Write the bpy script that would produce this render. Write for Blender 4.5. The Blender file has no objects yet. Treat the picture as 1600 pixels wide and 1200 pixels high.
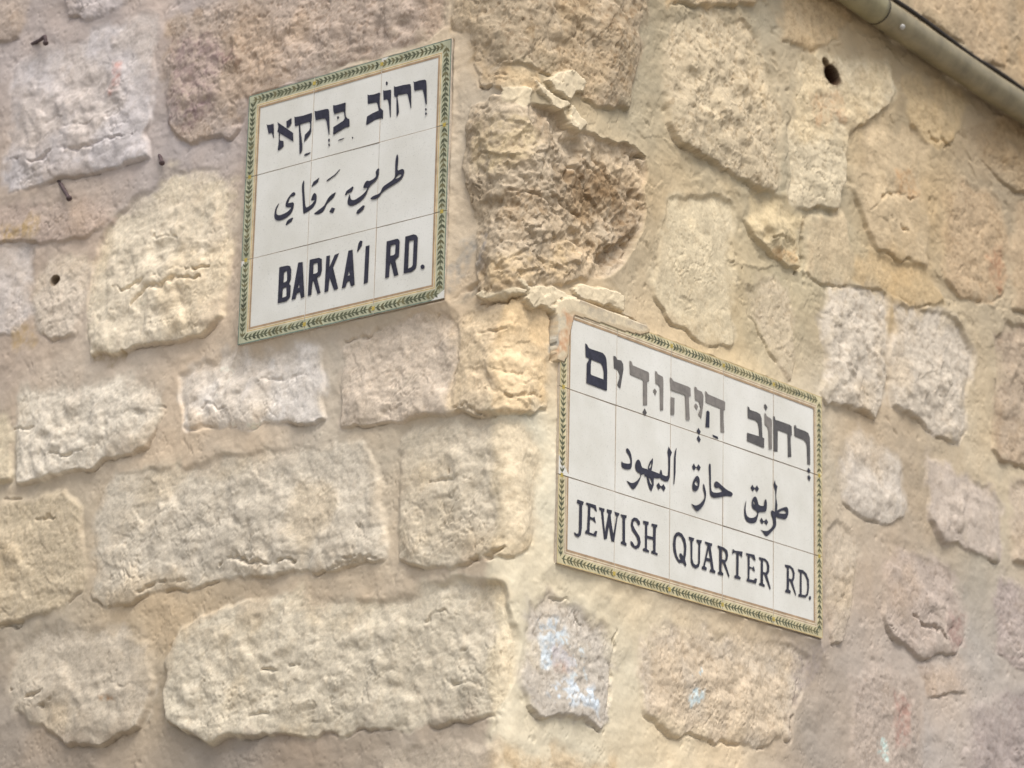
import bpy, math, random
import numpy as np
from mathutils import Vector, Matrix
from mathutils.geometry import tessellate_polygon

S = bpy.context.scene
COL = S.collection

# ------------------------------------------------------------------ camera
cam_d = bpy.data.cameras.new('camera'); cam = bpy.data.objects.new('camera', cam_d); COL.objects.link(cam)
CAM_POS = Vector((3.346826, -4.106005, 1.955323))
RT = Vector((0.77804379, 0.62799527, 0.01642534)); UP = Vector((0.15665132, -0.21926805, 0.96300669)); FW = Vector((-0.6083652, 0.74668833, 0.26897643))
cam.matrix_world = Matrix(((RT.x, UP.x, -FW.x, CAM_POS.x), (RT.y, UP.y, -FW.y, CAM_POS.y), (RT.z, UP.z, -FW.z, CAM_POS.z), (0, 0, 0, 1)))
cam_d.sensor_width = 36.0; cam_d.lens = 36.0*5400/1600
cam_d.clip_start = 0.1; cam_d.clip_end = 500
cam_d.dof.use_dof = True; cam_d.dof.focus_distance = 5.72; cam_d.dof.aperture_fstop = 4.8
S.camera = cam

# ------------------------------------------------------------------ daylight: soft light of a narrow street
SUN_DIR = Vector((0.60, -0.40, 1.18)).normalized()
el = math.asin(SUN_DIR.z); az = math.atan2(SUN_DIR.x, SUN_DIR.y)
world = bpy.data.worlds.new('World'); S.world = world; world.use_nodes = True
wn = world.node_tree; bg = wn.nodes['Background']
sky = wn.nodes.new('ShaderNodeTexSky'); sky.sky_type = 'NISHITA'; sky.sun_disc = False
sky.sun_elevation = el; sky.sun_rotation = az; sky.dust_density = 4.0; sky.air_density = 1.0
hs = wn.nodes.new('ShaderNodeHueSaturation'); hs.inputs['Saturation'].default_value = 0.45
wn.links.new(sky.outputs[0], hs.inputs['Color']); wn.links.new(hs.outputs[0], bg.inputs[0])
bg.inputs[1].default_value = 0.09
sun_d = bpy.data.lights.new('sun', 'SUN'); sun_d.energy = 1.35; sun_d.angle = math.radians(24); sun_d.color = (1, .95, .87)
sun = bpy.data.objects.new('sun', sun_d); COL.objects.link(sun)
sun.rotation_euler = SUN_DIR.to_track_quat('Z', 'Y').to_euler()
S.view_settings.view_transform = 'Standard'; S.view_settings.look = 'None'
S.view_settings.exposure = 0.97; S.view_settings.gamma = 1
S.cycles.max_bounces = 6; S.cycles.diffuse_bounces = 3

# ------------------------------------------------------------------ measured layout (mm along the wall, height in mm)
STONES=[
((186,181,179),14,4,0.2,5,False,[-1207,4231,-1188,4261,-1106,4262,-989,4260,-898,4262,-841,4253,-834,4214,-841,4142,-846,4070,-856,4033,-839,3992,-937,3990,-1062,4003,-1154,4000,-1206,4001,-1212,4043,-1212,4124]),
((176,168,164),8,5,0.4,8,False,[-1091,4401,-914,4382,-910,4312,-950,4303,-1025,4299,-1068,4313]),
((160,145,130),8,5,0.4,8,False,[-1365,4442,-1196,4427,-1185,4347,-1195,4304,-1355,4322]),
((160,143,127),13,6,0.8,10,False,[-804,4232,-745,4252,-590,4266,-349,4242,-162,4219,-151,4078,-228,4062,-342,4059,-474,4057,-602,4053,-615,3996,-637,3983,-731,4003,-793,4047,-806,4146]),
((170,152,126),16,8,1.0,7,False,[-148,4204,59,4187,333,4267,347,4189,331,4113,312,4049,300,3996,238,3975,159,3968,115,3983,47,3985,-20,3981,-80,3999,-91,4053,-137,4075]),
((176,155,124),11,4,0.3,4,False,[-80,3994,-8,3975,55,3984,64,3964,31,3930,-19,3936,-70,3953]),
((182,165,140),14,22,0.5,6,True,[-95,3924,-19,3927,32,3913,99,3928,134,3904,203,3913,283,3919,337,3912,350,3896,334,3859,344,3816,312,3739,260,3681,156,3644,72,3612,-1,3588,-63,3592,-76,3661,-83,3728,-98,3786,-107,3821,-101,3886]),
((203,192,168),16,7,0.3,5,False,[-958,3857,-918,3891,-856,3930,-790,3947,-696,3940,-629,3899,-627,3788,-635,3720,-642,3658,-679,3635,-772,3638,-882,3641,-963,3651,-978,3711,-964,3792]),
((188,177,160),9,4,0.2,8,False,[-1116,3832,-1083,3844,-992,3833,-977,3806,-988,3737,-1006,3686,-1055,3688,-1107,3722,-1121,3784]),
((184,177,170),7,2,0.1,8,False,[-1319,3914,-1132,3884,-1118,3748,-1149,3723,-1305,3744]),
((160,143,130),8,6,0.4,8,False,[-1326,3986,-1117,3952,-1033,3943,-942,3935,-930,3882,-994,3870,-1052,3874,-1321,3930]),
((201,193,176),14,6,0.3,6,False,[-1147,3594,-1065,3601,-942,3590,-822,3576,-787,3556,-776,3502,-815,3456,-917,3452,-948,3436,-1077,3433,-1140,3438,-1148,3501,-1144,3545]),
((186,174,148),9,3,0.2,6,False,[-1292,3595,-1179,3571,-1164,3527,-1161,3449,-1278,3436]),
((206,201,193),15,5,0.3,4,False,[-732,3560,-696,3584,-616,3590,-507,3570,-413,3556,-405,3536,-404,3440,-443,3441,-525,3455,-650,3463,-721,3478,-730,3514]),
((190,176,158),12,6,0.4,5,False,[-360,3492,-355,3546,-348,3564,-306,3574,-240,3567,-212,3577,-144,3576,-104,3551,-104,3485,-109,3405,-197,3411,-262,3411,-356,3425]),
((200,180,148),13,8,0.3,4,False,[-106,3567,-50,3578,17,3582,73,3569,100,3559,98,3515,83,3495,82,3410,3,3389,-45,3393,-104,3408,-109,3440,-107,3515]),
((187,179,162),12,6,0.2,6,False,[-927,3363,-913,3390,-879,3412,-809,3406,-732,3404,-636,3401,-547,3399,-449,3396,-316,3376,-280,3338,-271,3272,-259,3207,-264,3188,-369,3176,-450,3186,-537,3196,-635,3195,-715,3194,-810,3187,-887,3182,-927,3209,-929,3283]),
((184,174,154),12,5,0.3,6,False,[-230,3374,-199,3388,-125,3387,-45,3386,3,3381,58,3373,75,3344,68,3280,65,3216,46,3176,7,3157,-40,3159,-72,3159,-118,3152,-199,3162,-224,3181,-232,3256]),
((178,164,138),9,5,0.3,8,False,[-1276,3412,-1124,3405,-1017,3397,-971,3358,-959,3287,-956,3218,-994,3189,-1090,3183,-1257,3195]),
((193,184,163),13,5,0.3,6,False,[-734,3088,-733,2993,-720,2959,-620,2920,-571,2925,-381,2908,-200,2901,-98,2905,-22,2911,11,2941,25,3024,9,3073,-14,3103,-87,3125,-207,3113,-344,3125,-434,3143,-535,3150,-637,3141,-696,3126,-732,3102]),
((180,170,152),9,5,0.2,8,False,[-1119,3135,-1056,3156,-959,3151,-848,3132,-782,3108,-769,3040,-781,2987,-799,2961,-882,2947,-960,2949,-1043,2990,-1118,3020,-1131,3079]),
((172,160,142),6,3,0.2,10,False,[-243,2869,-110,2864,-15,2852,-7,2701,-238,2718]),
((178,170,160),10,6,0.6,6,False,[52,3079,100,3103,175,3096,251,3082,272,3065,269,3001,261,2937,236,2923,153,2926,88,2917,52,2932,35,2985,40,3036]),
((192,179,160),10,6,0.5,8,False,[346,3067,407,3104,515,3122,665,3130,780,3133,824,3123,819,3077,779,3026,769,2980,664,2954,534,2946,426,2935,356,2962,334,3012]),
((194,172,138),7,4,0.4,10,False,[13,2836,89,2856,171,2860,271,2856,290,2735,16,2702]),
((178,163,148),9,4,0.36,8,False,[971,3112,1044,3141,1149,3140,1191,3100,1199,3007,1184,2842,975,2817,969,3009]),
((156,143,136),9,4,0.36,8,False,[1357,3119,1461,3147,1700,3202,1685,2902,1359,2863,1343,3027]),
((192,178,156),8,3,0.36,6,False,[895,3366,924,3389,965,3379,992,3349,973,3263,941,3188,904,3170,893,3226]),
((176,161,148),11,6,0.3,6,False,[1086,3337,1112,3362,1199,3376,1287,3368,1342,3329,1356,3270,1327,3229,1227,3200,1130,3202,1088,3224,1074,3281]),
((166,152,144),9,5,0.42,6,False,[1462,3344,1494,3393,1710,3394,1702,3227,1534,3226,1465,3252]),
((200,191,177),12,3,0.3,6,False,[947,3535,1021,3573,1089,3554,1131,3526,1138,3449,1092,3425,1018,3419,945,3432,936,3483]),
((186,173,160),12,3,0.24,6,False,[1231,3565,1260,3565,1366,3550,1454,3561,1500,3526,1498,3473,1477,3427,1391,3428,1278,3425,1239,3454,1230,3513]),
((168,150,130),14,5,0.48,5,False,[1490,3870,1528,3905,1738,3923,1724,3649,1576,3631,1492,3626,1464,3639,1479,3719,1478,3796]),
((198,188,172),17,6,0.6,5,False,[910,3822,967,3845,1096,3848,1090,3777,1081,3692,1070,3644,1047,3611,1011,3619,882,3608,870,3620,902,3667,888,3744]),
((196,186,170),13,6,0.4,6,False,[1132,3828,1184,3853,1274,3859,1358,3854,1392,3814,1378,3744,1358,3655,1328,3627,1260,3621,1194,3643,1119,3655,1110,3707,1111,3748]),
((197,181,154),8,5,0.6,8,False,[648,3756,707,3785,775,3792,795,3761,790,3657,765,3623,734,3644,681,3679,648,3709]),
((207,193,162),5,3,0.4,4,False,[409,3819,415,3850,483,3885,546,3898,598,3893,598,3763,590,3645,514,3631,421,3639,379,3669,384,3727]),
((203,184,146),24,9,0.2,6,False,[633,3886,658,3922,708,3944,782,3947,821,3933,812,3888,797,3836,767,3832,731,3840,658,3863]),
((197,180,150),18,6,0.9,6,False,[405,4136,437,4200,532,4234,644,4256,683,4239,703,4192,736,4178,738,4016,732,3972,704,3953,623,3955,546,3961,470,3967,443,3975,419,3999,406,4054]),
((210,196,166),11,8,0.5,6,False,[791,4201,853,4245,981,4284,1102,4309,1123,4270,1067,4201,973,4149,960,4061,929,3980,840,3960,780,3961,789,4034,773,4084,801,4148]),
((190,170,138),9,6,0.2,10,False,[1011,4153,1089,4195,1201,4221,1238,4187,1243,4097,1251,4010,1238,3949,1171,3944,1061,3941,1019,3986,988,4040]),
((184,160,128),11,7,0.7,6,False,[1312,4117,1371,4153,1454,4162,1521,4147,1535,4085,1537,4019,1518,3968,1445,3930,1351,3920,1306,3947,1298,4035]),
((194,171,132),9,5,0.4,7,False,[1158,4293,1226,4327,1319,4342,1389,4323,1375,4266,1315,4215,1246,4212,1190,4225]),
((168,147,116),10,7,0.8,7,False,[1435,4283,1509,4325,1761,4378,1753,4210,1601,4196,1504,4209,1445,4233]),
((180,158,128),8,4,0.4,8,False,[1186,4525,1523,4664,1549,4590,1539,4449,1465,4433,1323,4449,1207,4466]),
((184,160,128),8,4,0.4,8,False,[1599,4690,1861,4777,1844,4458,1612,4430]),
((190,168,134),6,5,0.5,10,False,[762,4410,963,4477,983,4381,939,4316,833,4263,761,4260]),
((196,176,142),3,4,0.3,8,False,[850,3940,955,3975,986,3927,974,3850,890,3829,832,3839,833,3899]),
((186,162,122),4,4,0.3,8,False,[1050,3922,1238,3930,1293,3895,1169,3859,984,3863,1006,3906]),
((182,160,130),7,5,0.5,8,False,[1580,4164,1752,4197,1741,3977,1554,3944,1551,4049]),
((182,166,146),6,4,0.3,8,False,[1538,3578,1723,3629,1713,3446,1543,3440]),
((178,162,146),5,4,0.4,7,False,[1194,3180,1327,3207,1343,3153,1224,3122]),
((190,168,134),10,5,0.5,8,False,[398,4301,690,4399,700,4321,532,4254,408,4220]),
]
FLAKES=[
(12,[-25,3937,-1,3933,31,3940,27,3910,11,3902,1,3907,-22,3912]),
(13,[39,3960,60,3950,85,3944,119,3951,125,3944,99,3926,77,3921,69,3930,48,3938]),
(16,[64,3966,81,3983,123,3998,149,3999,167,3991,162,3975,133,3966,124,3952,102,3955,82,3951]),
(15,[125,3947,137,3942,172,3921,146,3903,129,3912,127,3928]),
(13,[-67,3594,-50,3602,-22,3591,7,3596,31,3595,17,3585,-7,3581,-43,3583]),
(14,[10,3612,24,3610,31,3601,59,3611,92,3617,123,3612,148,3612,152,3599,123,3582,90,3570,76,3574,60,3580,40,3570,24,3578,17,3585,31,3594,20,3599]),
(14,[139,3626,165,3640,199,3645,225,3650,251,3651,276,3649,278,3619,255,3620,238,3625,220,3617,199,3619,169,3615,148,3615]),
(17,[93,3563,123,3582,145,3584,200,3587,235,3588,270,3589,314,3593,335,3602,305,3611,243,3611,182,3606,123,3600,83,3580]),
(17,[93,3563,130,3578,121,3548,116,3508,107,3498,93,3498]),
]
CRACKS=[
(6,7,[-1202,4059,-1124,4049,-1015,4043,-868,4044]),
(4,3,[-1102,4086,-1077,4095,-977,4092]),
(5,10,[-901,3758,-865,3753,-818,3757,-732,3755,-666,3753]),
(5,8,[-860,3722,-841,3737,-786,3738,-715,3735,-685,3734]),
(4,4,[-815,3833,-780,3831,-764,3822]),
(5,9,[-869,3516,-850,3519,-824,3524]),
(4,6,[-811,3522,-772,3515]),
(5,7,[-1080,3475,-998,3464,-934,3468]),
(5,6,[-1152,3540,-1101,3535]),
(4,6,[-674,3497,-656,3499,-629,3493,-608,3496]),
(4,4,[-561,3524,-494,3525,-421,3502]),
(7,11,[-622,3221,-597,3231,-538,3210,-509,3212,-458,3206,-450,3197]),
(4,4,[-848,3239,-816,3227]),
(7,10,[-811,3195,-776,3202,-715,3200,-700,3204]),
(6,8,[-337,3190,-303,3193]),
(5,8,[-372,3179,-323,3183,-268,3187]),
(4,4,[-318,3241,-290,3216]),
(7,9,[-72,3159,-33,3162,-5,3172]),
(3,8,[-127,3315,-127,3303]),
(5,5,[-169,3295,-122,3294,-76,3285]),
(5,7,[-514,3029,-493,3027,-478,3029,-421,3022]),
(5,7,[-190,3077,-163,3074,-143,3077,-96,3066]),
(4,5,[-127,2974,-74,2963,-35,2956]),
(4,5,[-536,2944,-482,2951]),
(5,6,[-112,3010,-88,3009]),
(5,7,[-1129,3059,-1097,3058]),
(6,9,[-1083,3045,-1044,3050]),
(6,10,[-1061,3015,-1022,3024,-989,3021]),
(5,7,[-889,3042,-861,3047,-826,3033,-789,3039]),
(6,8,[-1156,3187,-1106,3172]),
(6,7,[-1079,3352,-1030,3357]),
(5,7,[-1174,3405,-1124,3405]),
(7,26,[-75,3951,-56,3947,-42,3945]),
(3,5,[-80,3999,-32,3986,30,3989]),
(3,5,[-73,3972,-8,3960,47,3966]),
(3,4,[-75,3961,-19,3951,31,3952]),
(6,14,[-70,3586,-30,3581,-1,3581,24,3584]),
(9,14,[-67,3616,-101,3606,-124,3596]),
(6,9,[-352,3557,-303,3573,-268,3572,-237,3567,-212,3577,-185,3581,-130,3578]),
(5,12,[-106,3411,-72,3400,-32,3388,-9,3387,3,3389]),
(4,5,[-34,3465,1,3457,67,3460]),
(5,6,[-53,3426,2,3417,68,3426]),
(4,5,[-69,3530,0,3529]),
(4,5,[-11,3495,42,3491]),
(3,3,[-107,3569,-112,3494,-116,3409]),
(4,7,[707,3872,767,3877]),
(8,18,[825,3940,818,3859,797,3820]),
(6,9,[1030,4001,1085,4048,1141,4067,1185,4072]),
(5,7,[1106,4009,1150,3996,1172,3995]),
(6,8,[1246,4219,1292,4218,1338,4218]),
(6,12,[1174,3269,1207,3257,1250,3255,1283,3240]),
(4,5,[1067,3256,1098,3226]),
(4,7,[804,3086,791,3039,771,2989]),
(5,7,[273,3081,271,3002,250,2915]),
(4,6,[100,3098,141,3113,158,3103,180,3081]),
(7,10,[160,3895,195,3877,230,3862,257,3843]),
(8,12,[152,3870,196,3852,231,3831]),
(7,9,[239,3850,284,3845,302,3816]),
(6,9,[292,3905,334,3896,343,3887]),
(7,8,[69,3775,128,3758,206,3762]),
(6,8,[101,3850,152,3842,188,3807]),
(5,6,[-4,3759,52,3759,103,3751]),
]
MORTAR=[
([-1144,4312],(176,160,148)),
([-816,4100],(182,165,152)),
([-1117,3955],(180,160,140)),
([-787,3631],(198,176,150)),
([-406,3499],(196,177,152)),
([-652,3426],(198,178,152)),
([-244,3301],(196,176,146)),
([-185,3144],(192,172,146)),
([-950,3240],(186,166,138)),
([-1007,2942],(161,144,125)),  # lower left mortar tones: vignette darkening put into the colour
([-521,2886],(159,142,123)),
([-111,2879],(172,154,132)),
([-758,3161],(184,162,130)),
([-110,3833],(194,175,148)),
([-99,3665],(196,172,140)),
([1455,3587],(198,178,146)),
([885,3493],(203,183,152)),
([1192,3111],(178,162,146)),
([83,3137],(207,193,164)),
([89,2881],(206,190,160)),
([295,3005],(204,186,154)),
([362,4158],(163,147,119)),
([327,3984],(170,153,123)),
([513,3920],(178,158,125)),
([366,3765],(185,160,123)),
([277,3674],(184,164,134)),
([609,3711],(183,162,126)),
([848,3831],(181,162,126)),
([871,3995],(169,153,126)),
([1104,3933],(174,149,111)),
([1180,4287],(170,149,117)),
([1443,3865],(174,155,126)),
([969,3582],(169,150,126)),
([1180,3481],(166,145,118)),
([1424,3380],(162,149,128)),
([1046,3241],(172,154,136)),
([919,3081],(162,145,126)),
([1279,3113],(178,162,145)),
([552,3156],(202,180,148)),
([1555,4250],(163,142,113)),
([1533,3213],(170,155,140)),
]
PATCHES=[
((128,104,76),0.55,14,[118,3833,204,3868,311,3864,338,3814,303,3771,223,3761,153,3787]),
((136,112,82),0.5,14,[-27,3750,52,3770,87,3724,9,3683,-33,3707]),
((132,108,80),0.5,12,[206,3734,303,3782,303,3726,242,3682,164,3690]),
((200,182,148),0.6,16,[-77,3881,-6,3885,50,3874,34,3820,-28,3799,-76,3826]),
((210,186,148),0.55,14,[-2,3650,155,3698,122,3635,-24,3598,-58,3636]),
((130,110,82),0.55,12,[-3,4047,37,4057,32,4033,0,4029]),
((140,118,90),0.5,18,[200,4130,325,4170,300,4010,220,3998]),
((150,148,144),0.6,6,[-123,3692,-95,3684,-85,3641,-102,3622,-125,3616]),
((150,148,148),0.5,6,[-76,3678,-63,3680,-54,3646,-67,3632]),
((186,136,100),0.65,4,[103,3570,130,3578,124,3548,120,3508,108,3498,101,3532]),
((152,142,126),0.7,6,[-107,3599,-84,3612,-64,3615,-66,3599,-83,3591]),
((166,156,140),0.6,6,[152,3610,200,3616,234,3619,269,3614,305,3612,331,3607,305,3592,243,3590,183,3593,152,3597]),
((160,158,150),0.7,5,[87,3561,103,3563,101,3516,95,3498,86,3518]),
((140,112,110),0.5,12,[-693,4157,-638,4150,-626,4127,-676,4131]),
((135,115,118),0.5,10,[-750,4067,-687,4054,-678,4028,-748,4037]),
((160,140,140),0.5,20,[-803,4207,-678,4178,-670,4020,-793,4047]),
((196,140,128),0.5,5,[-947,4178,-917,4178,-917,4128,-937,4127]),
((184,146,106),0.45,10,[1109,4111,1199,4143,1220,4091,1141,4063]),
((168,122,94),0.45,8,[1461,4026,1534,4058,1536,3992,1494,3956,1459,3986]),
((188,150,116),0.4,8,[853,4188,963,4209,958,4157,862,4129]),
((190,148,100),0.45,8,[717,3857,788,3869,787,3837,737,3838]),
((150,118,112),0.55,10,[1296,3296,1352,3294,1350,3245,1305,3231]),
((205,215,222),0.6,6,[68,3057,125,3066,175,3049,151,3009,73,2986]),
((205,214,222),0.75,8,[95,2953,168,2985,244,2987,236,2944,136,2929]),
((205,216,220),0.6,6,[134,3042,192,3057,201,3001,160,2984]),
((200,214,216),0.65,6,[476,3055,516,3062,512,2996,480,2970]),
((172,140,128),0.4,6,[110,3028,168,3027,160,2994,119,2988]),
((195,216,210),0.6,5,[1045,3031,1070,3035,1069,2991,1044,2991]),
((170,130,120),0.5,10,[1096,3120,1159,3106,1157,3024,1104,3016]),
((180,126,72),0.6,5,[-895,3015,-859,3011,-858,2992,-889,2995]),
((188,160,108),0.6,12,[-1219,3950,-1115,3924,-1120,3892,-1215,3906]),
((186,158,110),0.5,12,[-1185,3747,-1099,3720,-1096,3683,-1181,3698]),
((150,128,90),0.5,6,[-971,3656,-866,3638,-873,3627,-962,3639]),
((140,130,130),0.5,8,[-1176,3850,-1176,3850,-1176,3850]),
((150,140,138),0.45,12,[781,3138,880,3161,859,3094,799,3051]),
((96,74,54),0.8,3,[900,4246,955,4265,964,4257,955,4244,904,4231]),
]
# lettering outlines in tenths of a millimetre on the face of each sign: (line, tone, smooth, outlines)
GLYPHS_1=[
("h",1,0,[[445,3931,469,3908,536,3899,610,3904,622,3821,633,3636,623,3627,591,3710,575,3743,501,3742,478,3829]]),
("h",1,0,[[699,3910,733,3885,1075,3627,1091,3465,709,3731,726,3822]]),
("h",1,0,[[907,3875,1023,3914,1031,3813,987,3764,936,3751,921,3761]]),
("h",1,0,[[742,3712,770,3688,769,3577,793,3548,860,3528,871,3420,751,3376,735,3391,751,3557]]),
("h",1,0,[[1089,3923,1126,3909,1288,3896,1492,3903,1496,3826,1489,3728,1495,3558,1455,3491,1336,3400,1348,3532,1442,3593,1465,3634,1460,3723,1434,3752,1237,3749,1128,3738,1112,3754]]),
("h",1,0,[[1200,3752,1230,3745,1252,3611,1305,3355,1307,3261,1259,3196,1243,3228,1227,3453]]),
("h",1,0,[[1549,3925,1593,3910,1811,3901,1862,3890,1886,3844,1904,3630,1915,3419,1901,3404,1883,3472,1837,3668,1798,3730,1718,3744,1587,3747,1572,3809]]),
("h",1,0,[[1890,3337,1911,3344,1929,3323,1928,3288,1907,3281,1889,3303]]),
("h",1,0,[[1895,3244,1916,3251,1934,3229,1930,3201,1911,3199,1896,3220]]),
("h",1,0,[[1968,3936,2027,3917,2200,3919,2243,3921,2255,3906,2257,3760,2269,3665,2314,3614,2351,3595,2365,3459,2264,3463,2010,3392,1998,3401,1996,3529,2215,3596,2249,3635,2222,3757,2178,3772,2006,3765,1981,3834]]),
("h",1,0,[[2066,3699,2095,3710,2118,3681,2112,3654,2083,3654]]),
("h",1,0,[[2110,3249,2137,3272,2259,3280,2231,3257]]),
("h",1,0,[[2424,3255,2442,3259,2452,3237,2440,3220,2425,3232]]),
("h",1,0,[[1348,3165,1391,3185,1500,3184,1486,3164,1415,3145,1364,3146]]),
("h",1,0,[[2738,3953,2773,3936,2892,3922,2999,3930,3019,3912,3018,3755,3031,3646,3076,3604,3099,3581,3103,3437,3092,3435,3059,3456,2924,3454,2745,3402,2728,3420,2744,3554,2862,3588,3002,3607,2975,3710,2956,3751,2933,3765,2768,3780,2751,3788]]),
("h",1,0,[[3083,3953,3112,3937,3186,3929,3253,3923,3263,3902,3266,3764,3274,3440,3266,3415,3252,3463,3225,3653,3199,3742,3170,3772,3113,3771,3099,3783]]),
("h",1,0,[[3134,4075,3156,4098,3180,4069,3176,4024,3147,4030]]),
("h",1,0,[[3319,3972,3364,3948,3521,3944,3656,3932,3684,3921,3697,3867,3709,3709,3718,3487,3707,3485,3668,3626,3630,3750,3601,3770,3416,3789,3406,3759,3435,3606,3451,3474,3415,3404,3400,3421,3383,3764,3344,3773,3331,3813]]),
("h",1,0,[[3742,3962,3778,3940,3878,3945,3989,3933,4023,3911,4038,3816,4056,3484,4040,3469,4022,3510,3988,3663,3957,3757,3918,3775,3784,3783,3767,3805,3757,3918]]),
("h",1,0,[[4020,3410,4042,3419,4059,3392,4044,3364,4023,3377]]),
("h",1,0,[[4025,3336,4056,3334,4068,3308,4047,3281,4026,3299]]),
("a",1,1,[[1144,2545,1199,2501,1171,2465,1125,2461,1084,2470,1046,2417,1031,2355,1043,2358,1142,2356,1167,2323,1160,2246,1118,2162,1016,2104,889,2079,795,2089,733,2139,718,2207,740,2332,812,2401,830,2406,781,2333,762,2253,782,2203,837,2178,930,2182,1034,2207,1096,2250,1106,2271,1018,2284,970,2313,972,2368,1009,2443,1076,2504]]),
("a",1,0,[[994,1975,1020,2034,1065,2062,1146,2078,1158,2062,1132,2012,1069,1987,1012,1967]]),
("a",1,1,[[1368,2707,1387,2670,1380,2588,1409,2361,1435,2199,1476,2195,1567,2222,1622,2271,1633,2291,1598,2294,1558,2293,1556,2330,1592,2406,1632,2425,1674,2379,1683,2322,1670,2233,1605,2155,1515,2118,1412,2093,1388,2102,1378,2183,1357,2372,1327,2609,1347,2669]]),
("a",1,0,[[1550,2558,1592,2627,1683,2663,1723,2678,1697,2605,1641,2575,1562,2546]]),
("a",1,0,[[1883,2571,1899,2599,2063,2657,2179,2733,2186,2718,2075,2636,1929,2579]]),
("a",1,1,[[2101,2337,2113,2325,2060,2240,1948,2185,1904,2148,1863,2056,1785,2017,1693,2017,1634,2043,1645,2055,1758,2100,1848,2137,1886,2180,1912,2229,1977,2298]]),
("a",1,0,[[1980,2014,2034,2076,2110,2042,2062,1969,2010,1989]]),
("a",1,1,[[3053,2561,3059,2546,3058,2446,3022,2381,2968,2338,2879,2297,2836,2256,2796,2156,2720,2080,2599,2024,2475,2008,2406,2036,2375,2088,2389,2158,2408,2227,2431,2227,2440,2157,2470,2118,2539,2104,2661,2143,2760,2190,2814,2252,2790,2275,2734,2273,2716,2290,2742,2358,2796,2401,2842,2378,2865,2378,2965,2402,3002,2440,2977,2509,3014,2556]]),
("a",1,0,[[2316,2246,2348,2304,2482,2358,2505,2339,2474,2277,2429,2259,2384,2259,2329,2230]]),
("a",1,1,[[2879,2061,2956,2095,3090,2104,3121,2151,3152,2218,3361,2282,3415,2334,3412,2408,3408,2626,3432,2721,3454,2725,3473,2667,3468,2532,3461,2424,3521,2439,3577,2440,3612,2406,3609,2339,3551,2251,3420,2207,3222,2149,3123,2106,3092,2058,3026,2026,2914,2031],[3416,2298,3470,2350,3536,2359,3554,2332,3516,2304,3428,2288]]),
("a",1,0,[[2581,1854,2607,1906,2731,1971,2774,1951,2735,1891,2638,1843]]),
("l",1,0,[[892,1231,936,1235,1081,1229,1141,1204,1171,1132,1168,961,1131,900,1172,847,1171,653,1087,589,891,592],[1007,1123,1072,1134,1083,977,1075,951,1003,936],[994,840,1073,842,1085,692,1071,678,989,670]]),
("l",1,0,[[1320,1234,1421,1226,1494,593,1419,584,1385,693,1313,689,1292,597,1203,596],[1354,858,1373,780,1340,775]]),
("l",1,0,[[1579,1235,1787,1229,1854,1193,1864,987,1839,907,1762,882,1855,593,1784,589,1686,834,1665,833,1648,598,1570,590],[1670,1144,1734,1148,1763,1137,1774,982,1744,965,1672,962]]),
("l",1,0,[[1952,1225,2033,1226,2033,1017,2138,1212,2236,1226,2113,996,2245,593,2154,588,2043,828,2026,595,1941,588]]),
("l",1,0,[[2441,1226,2533,1225,2609,591,2528,584,2488,682,2439,680,2408,590,2324,584],[2470,859,2497,787,2448,779]]),
("l",1,0,[[2656,1308,2696,1356,2746,1335,2735,1258,2648,1162,2633,1182]]),
("l",1,0,[[2821,1230,2905,1230,2899,581,2808,570]]),
("l",1,0,[[3278,1223,3510,1226,3545,1201,3563,1162,3557,904,3476,866,3559,583,3465,583,3383,831,3367,825,3355,582,3272,585],[3370,1137,3459,1138,3476,1121,3471,974,3444,953,3367,954]]),
("l",1,0,[[3681,1227,3862,1232,3918,1207,3953,1156,3944,669,3919,620,3833,584,3669,589],[3767,1139,3866,1128,3861,703,3841,671,3765,655]]),
("l",1,0,[[4120,617,4112,595,4089,584,4061,590,4037,609,4027,635,4035,657,4058,668,4086,662,4110,643]]),
]
SIGN_1=dict(o=[-0.3578, -0.016, 3.8212],B=[[0.9999, -0.00911, 0.01108], [0.01126, 0.02018, -0.99973], [0.00889, 0.99975, 0.02028]],W=0.4549,H=0.4545)
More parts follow.
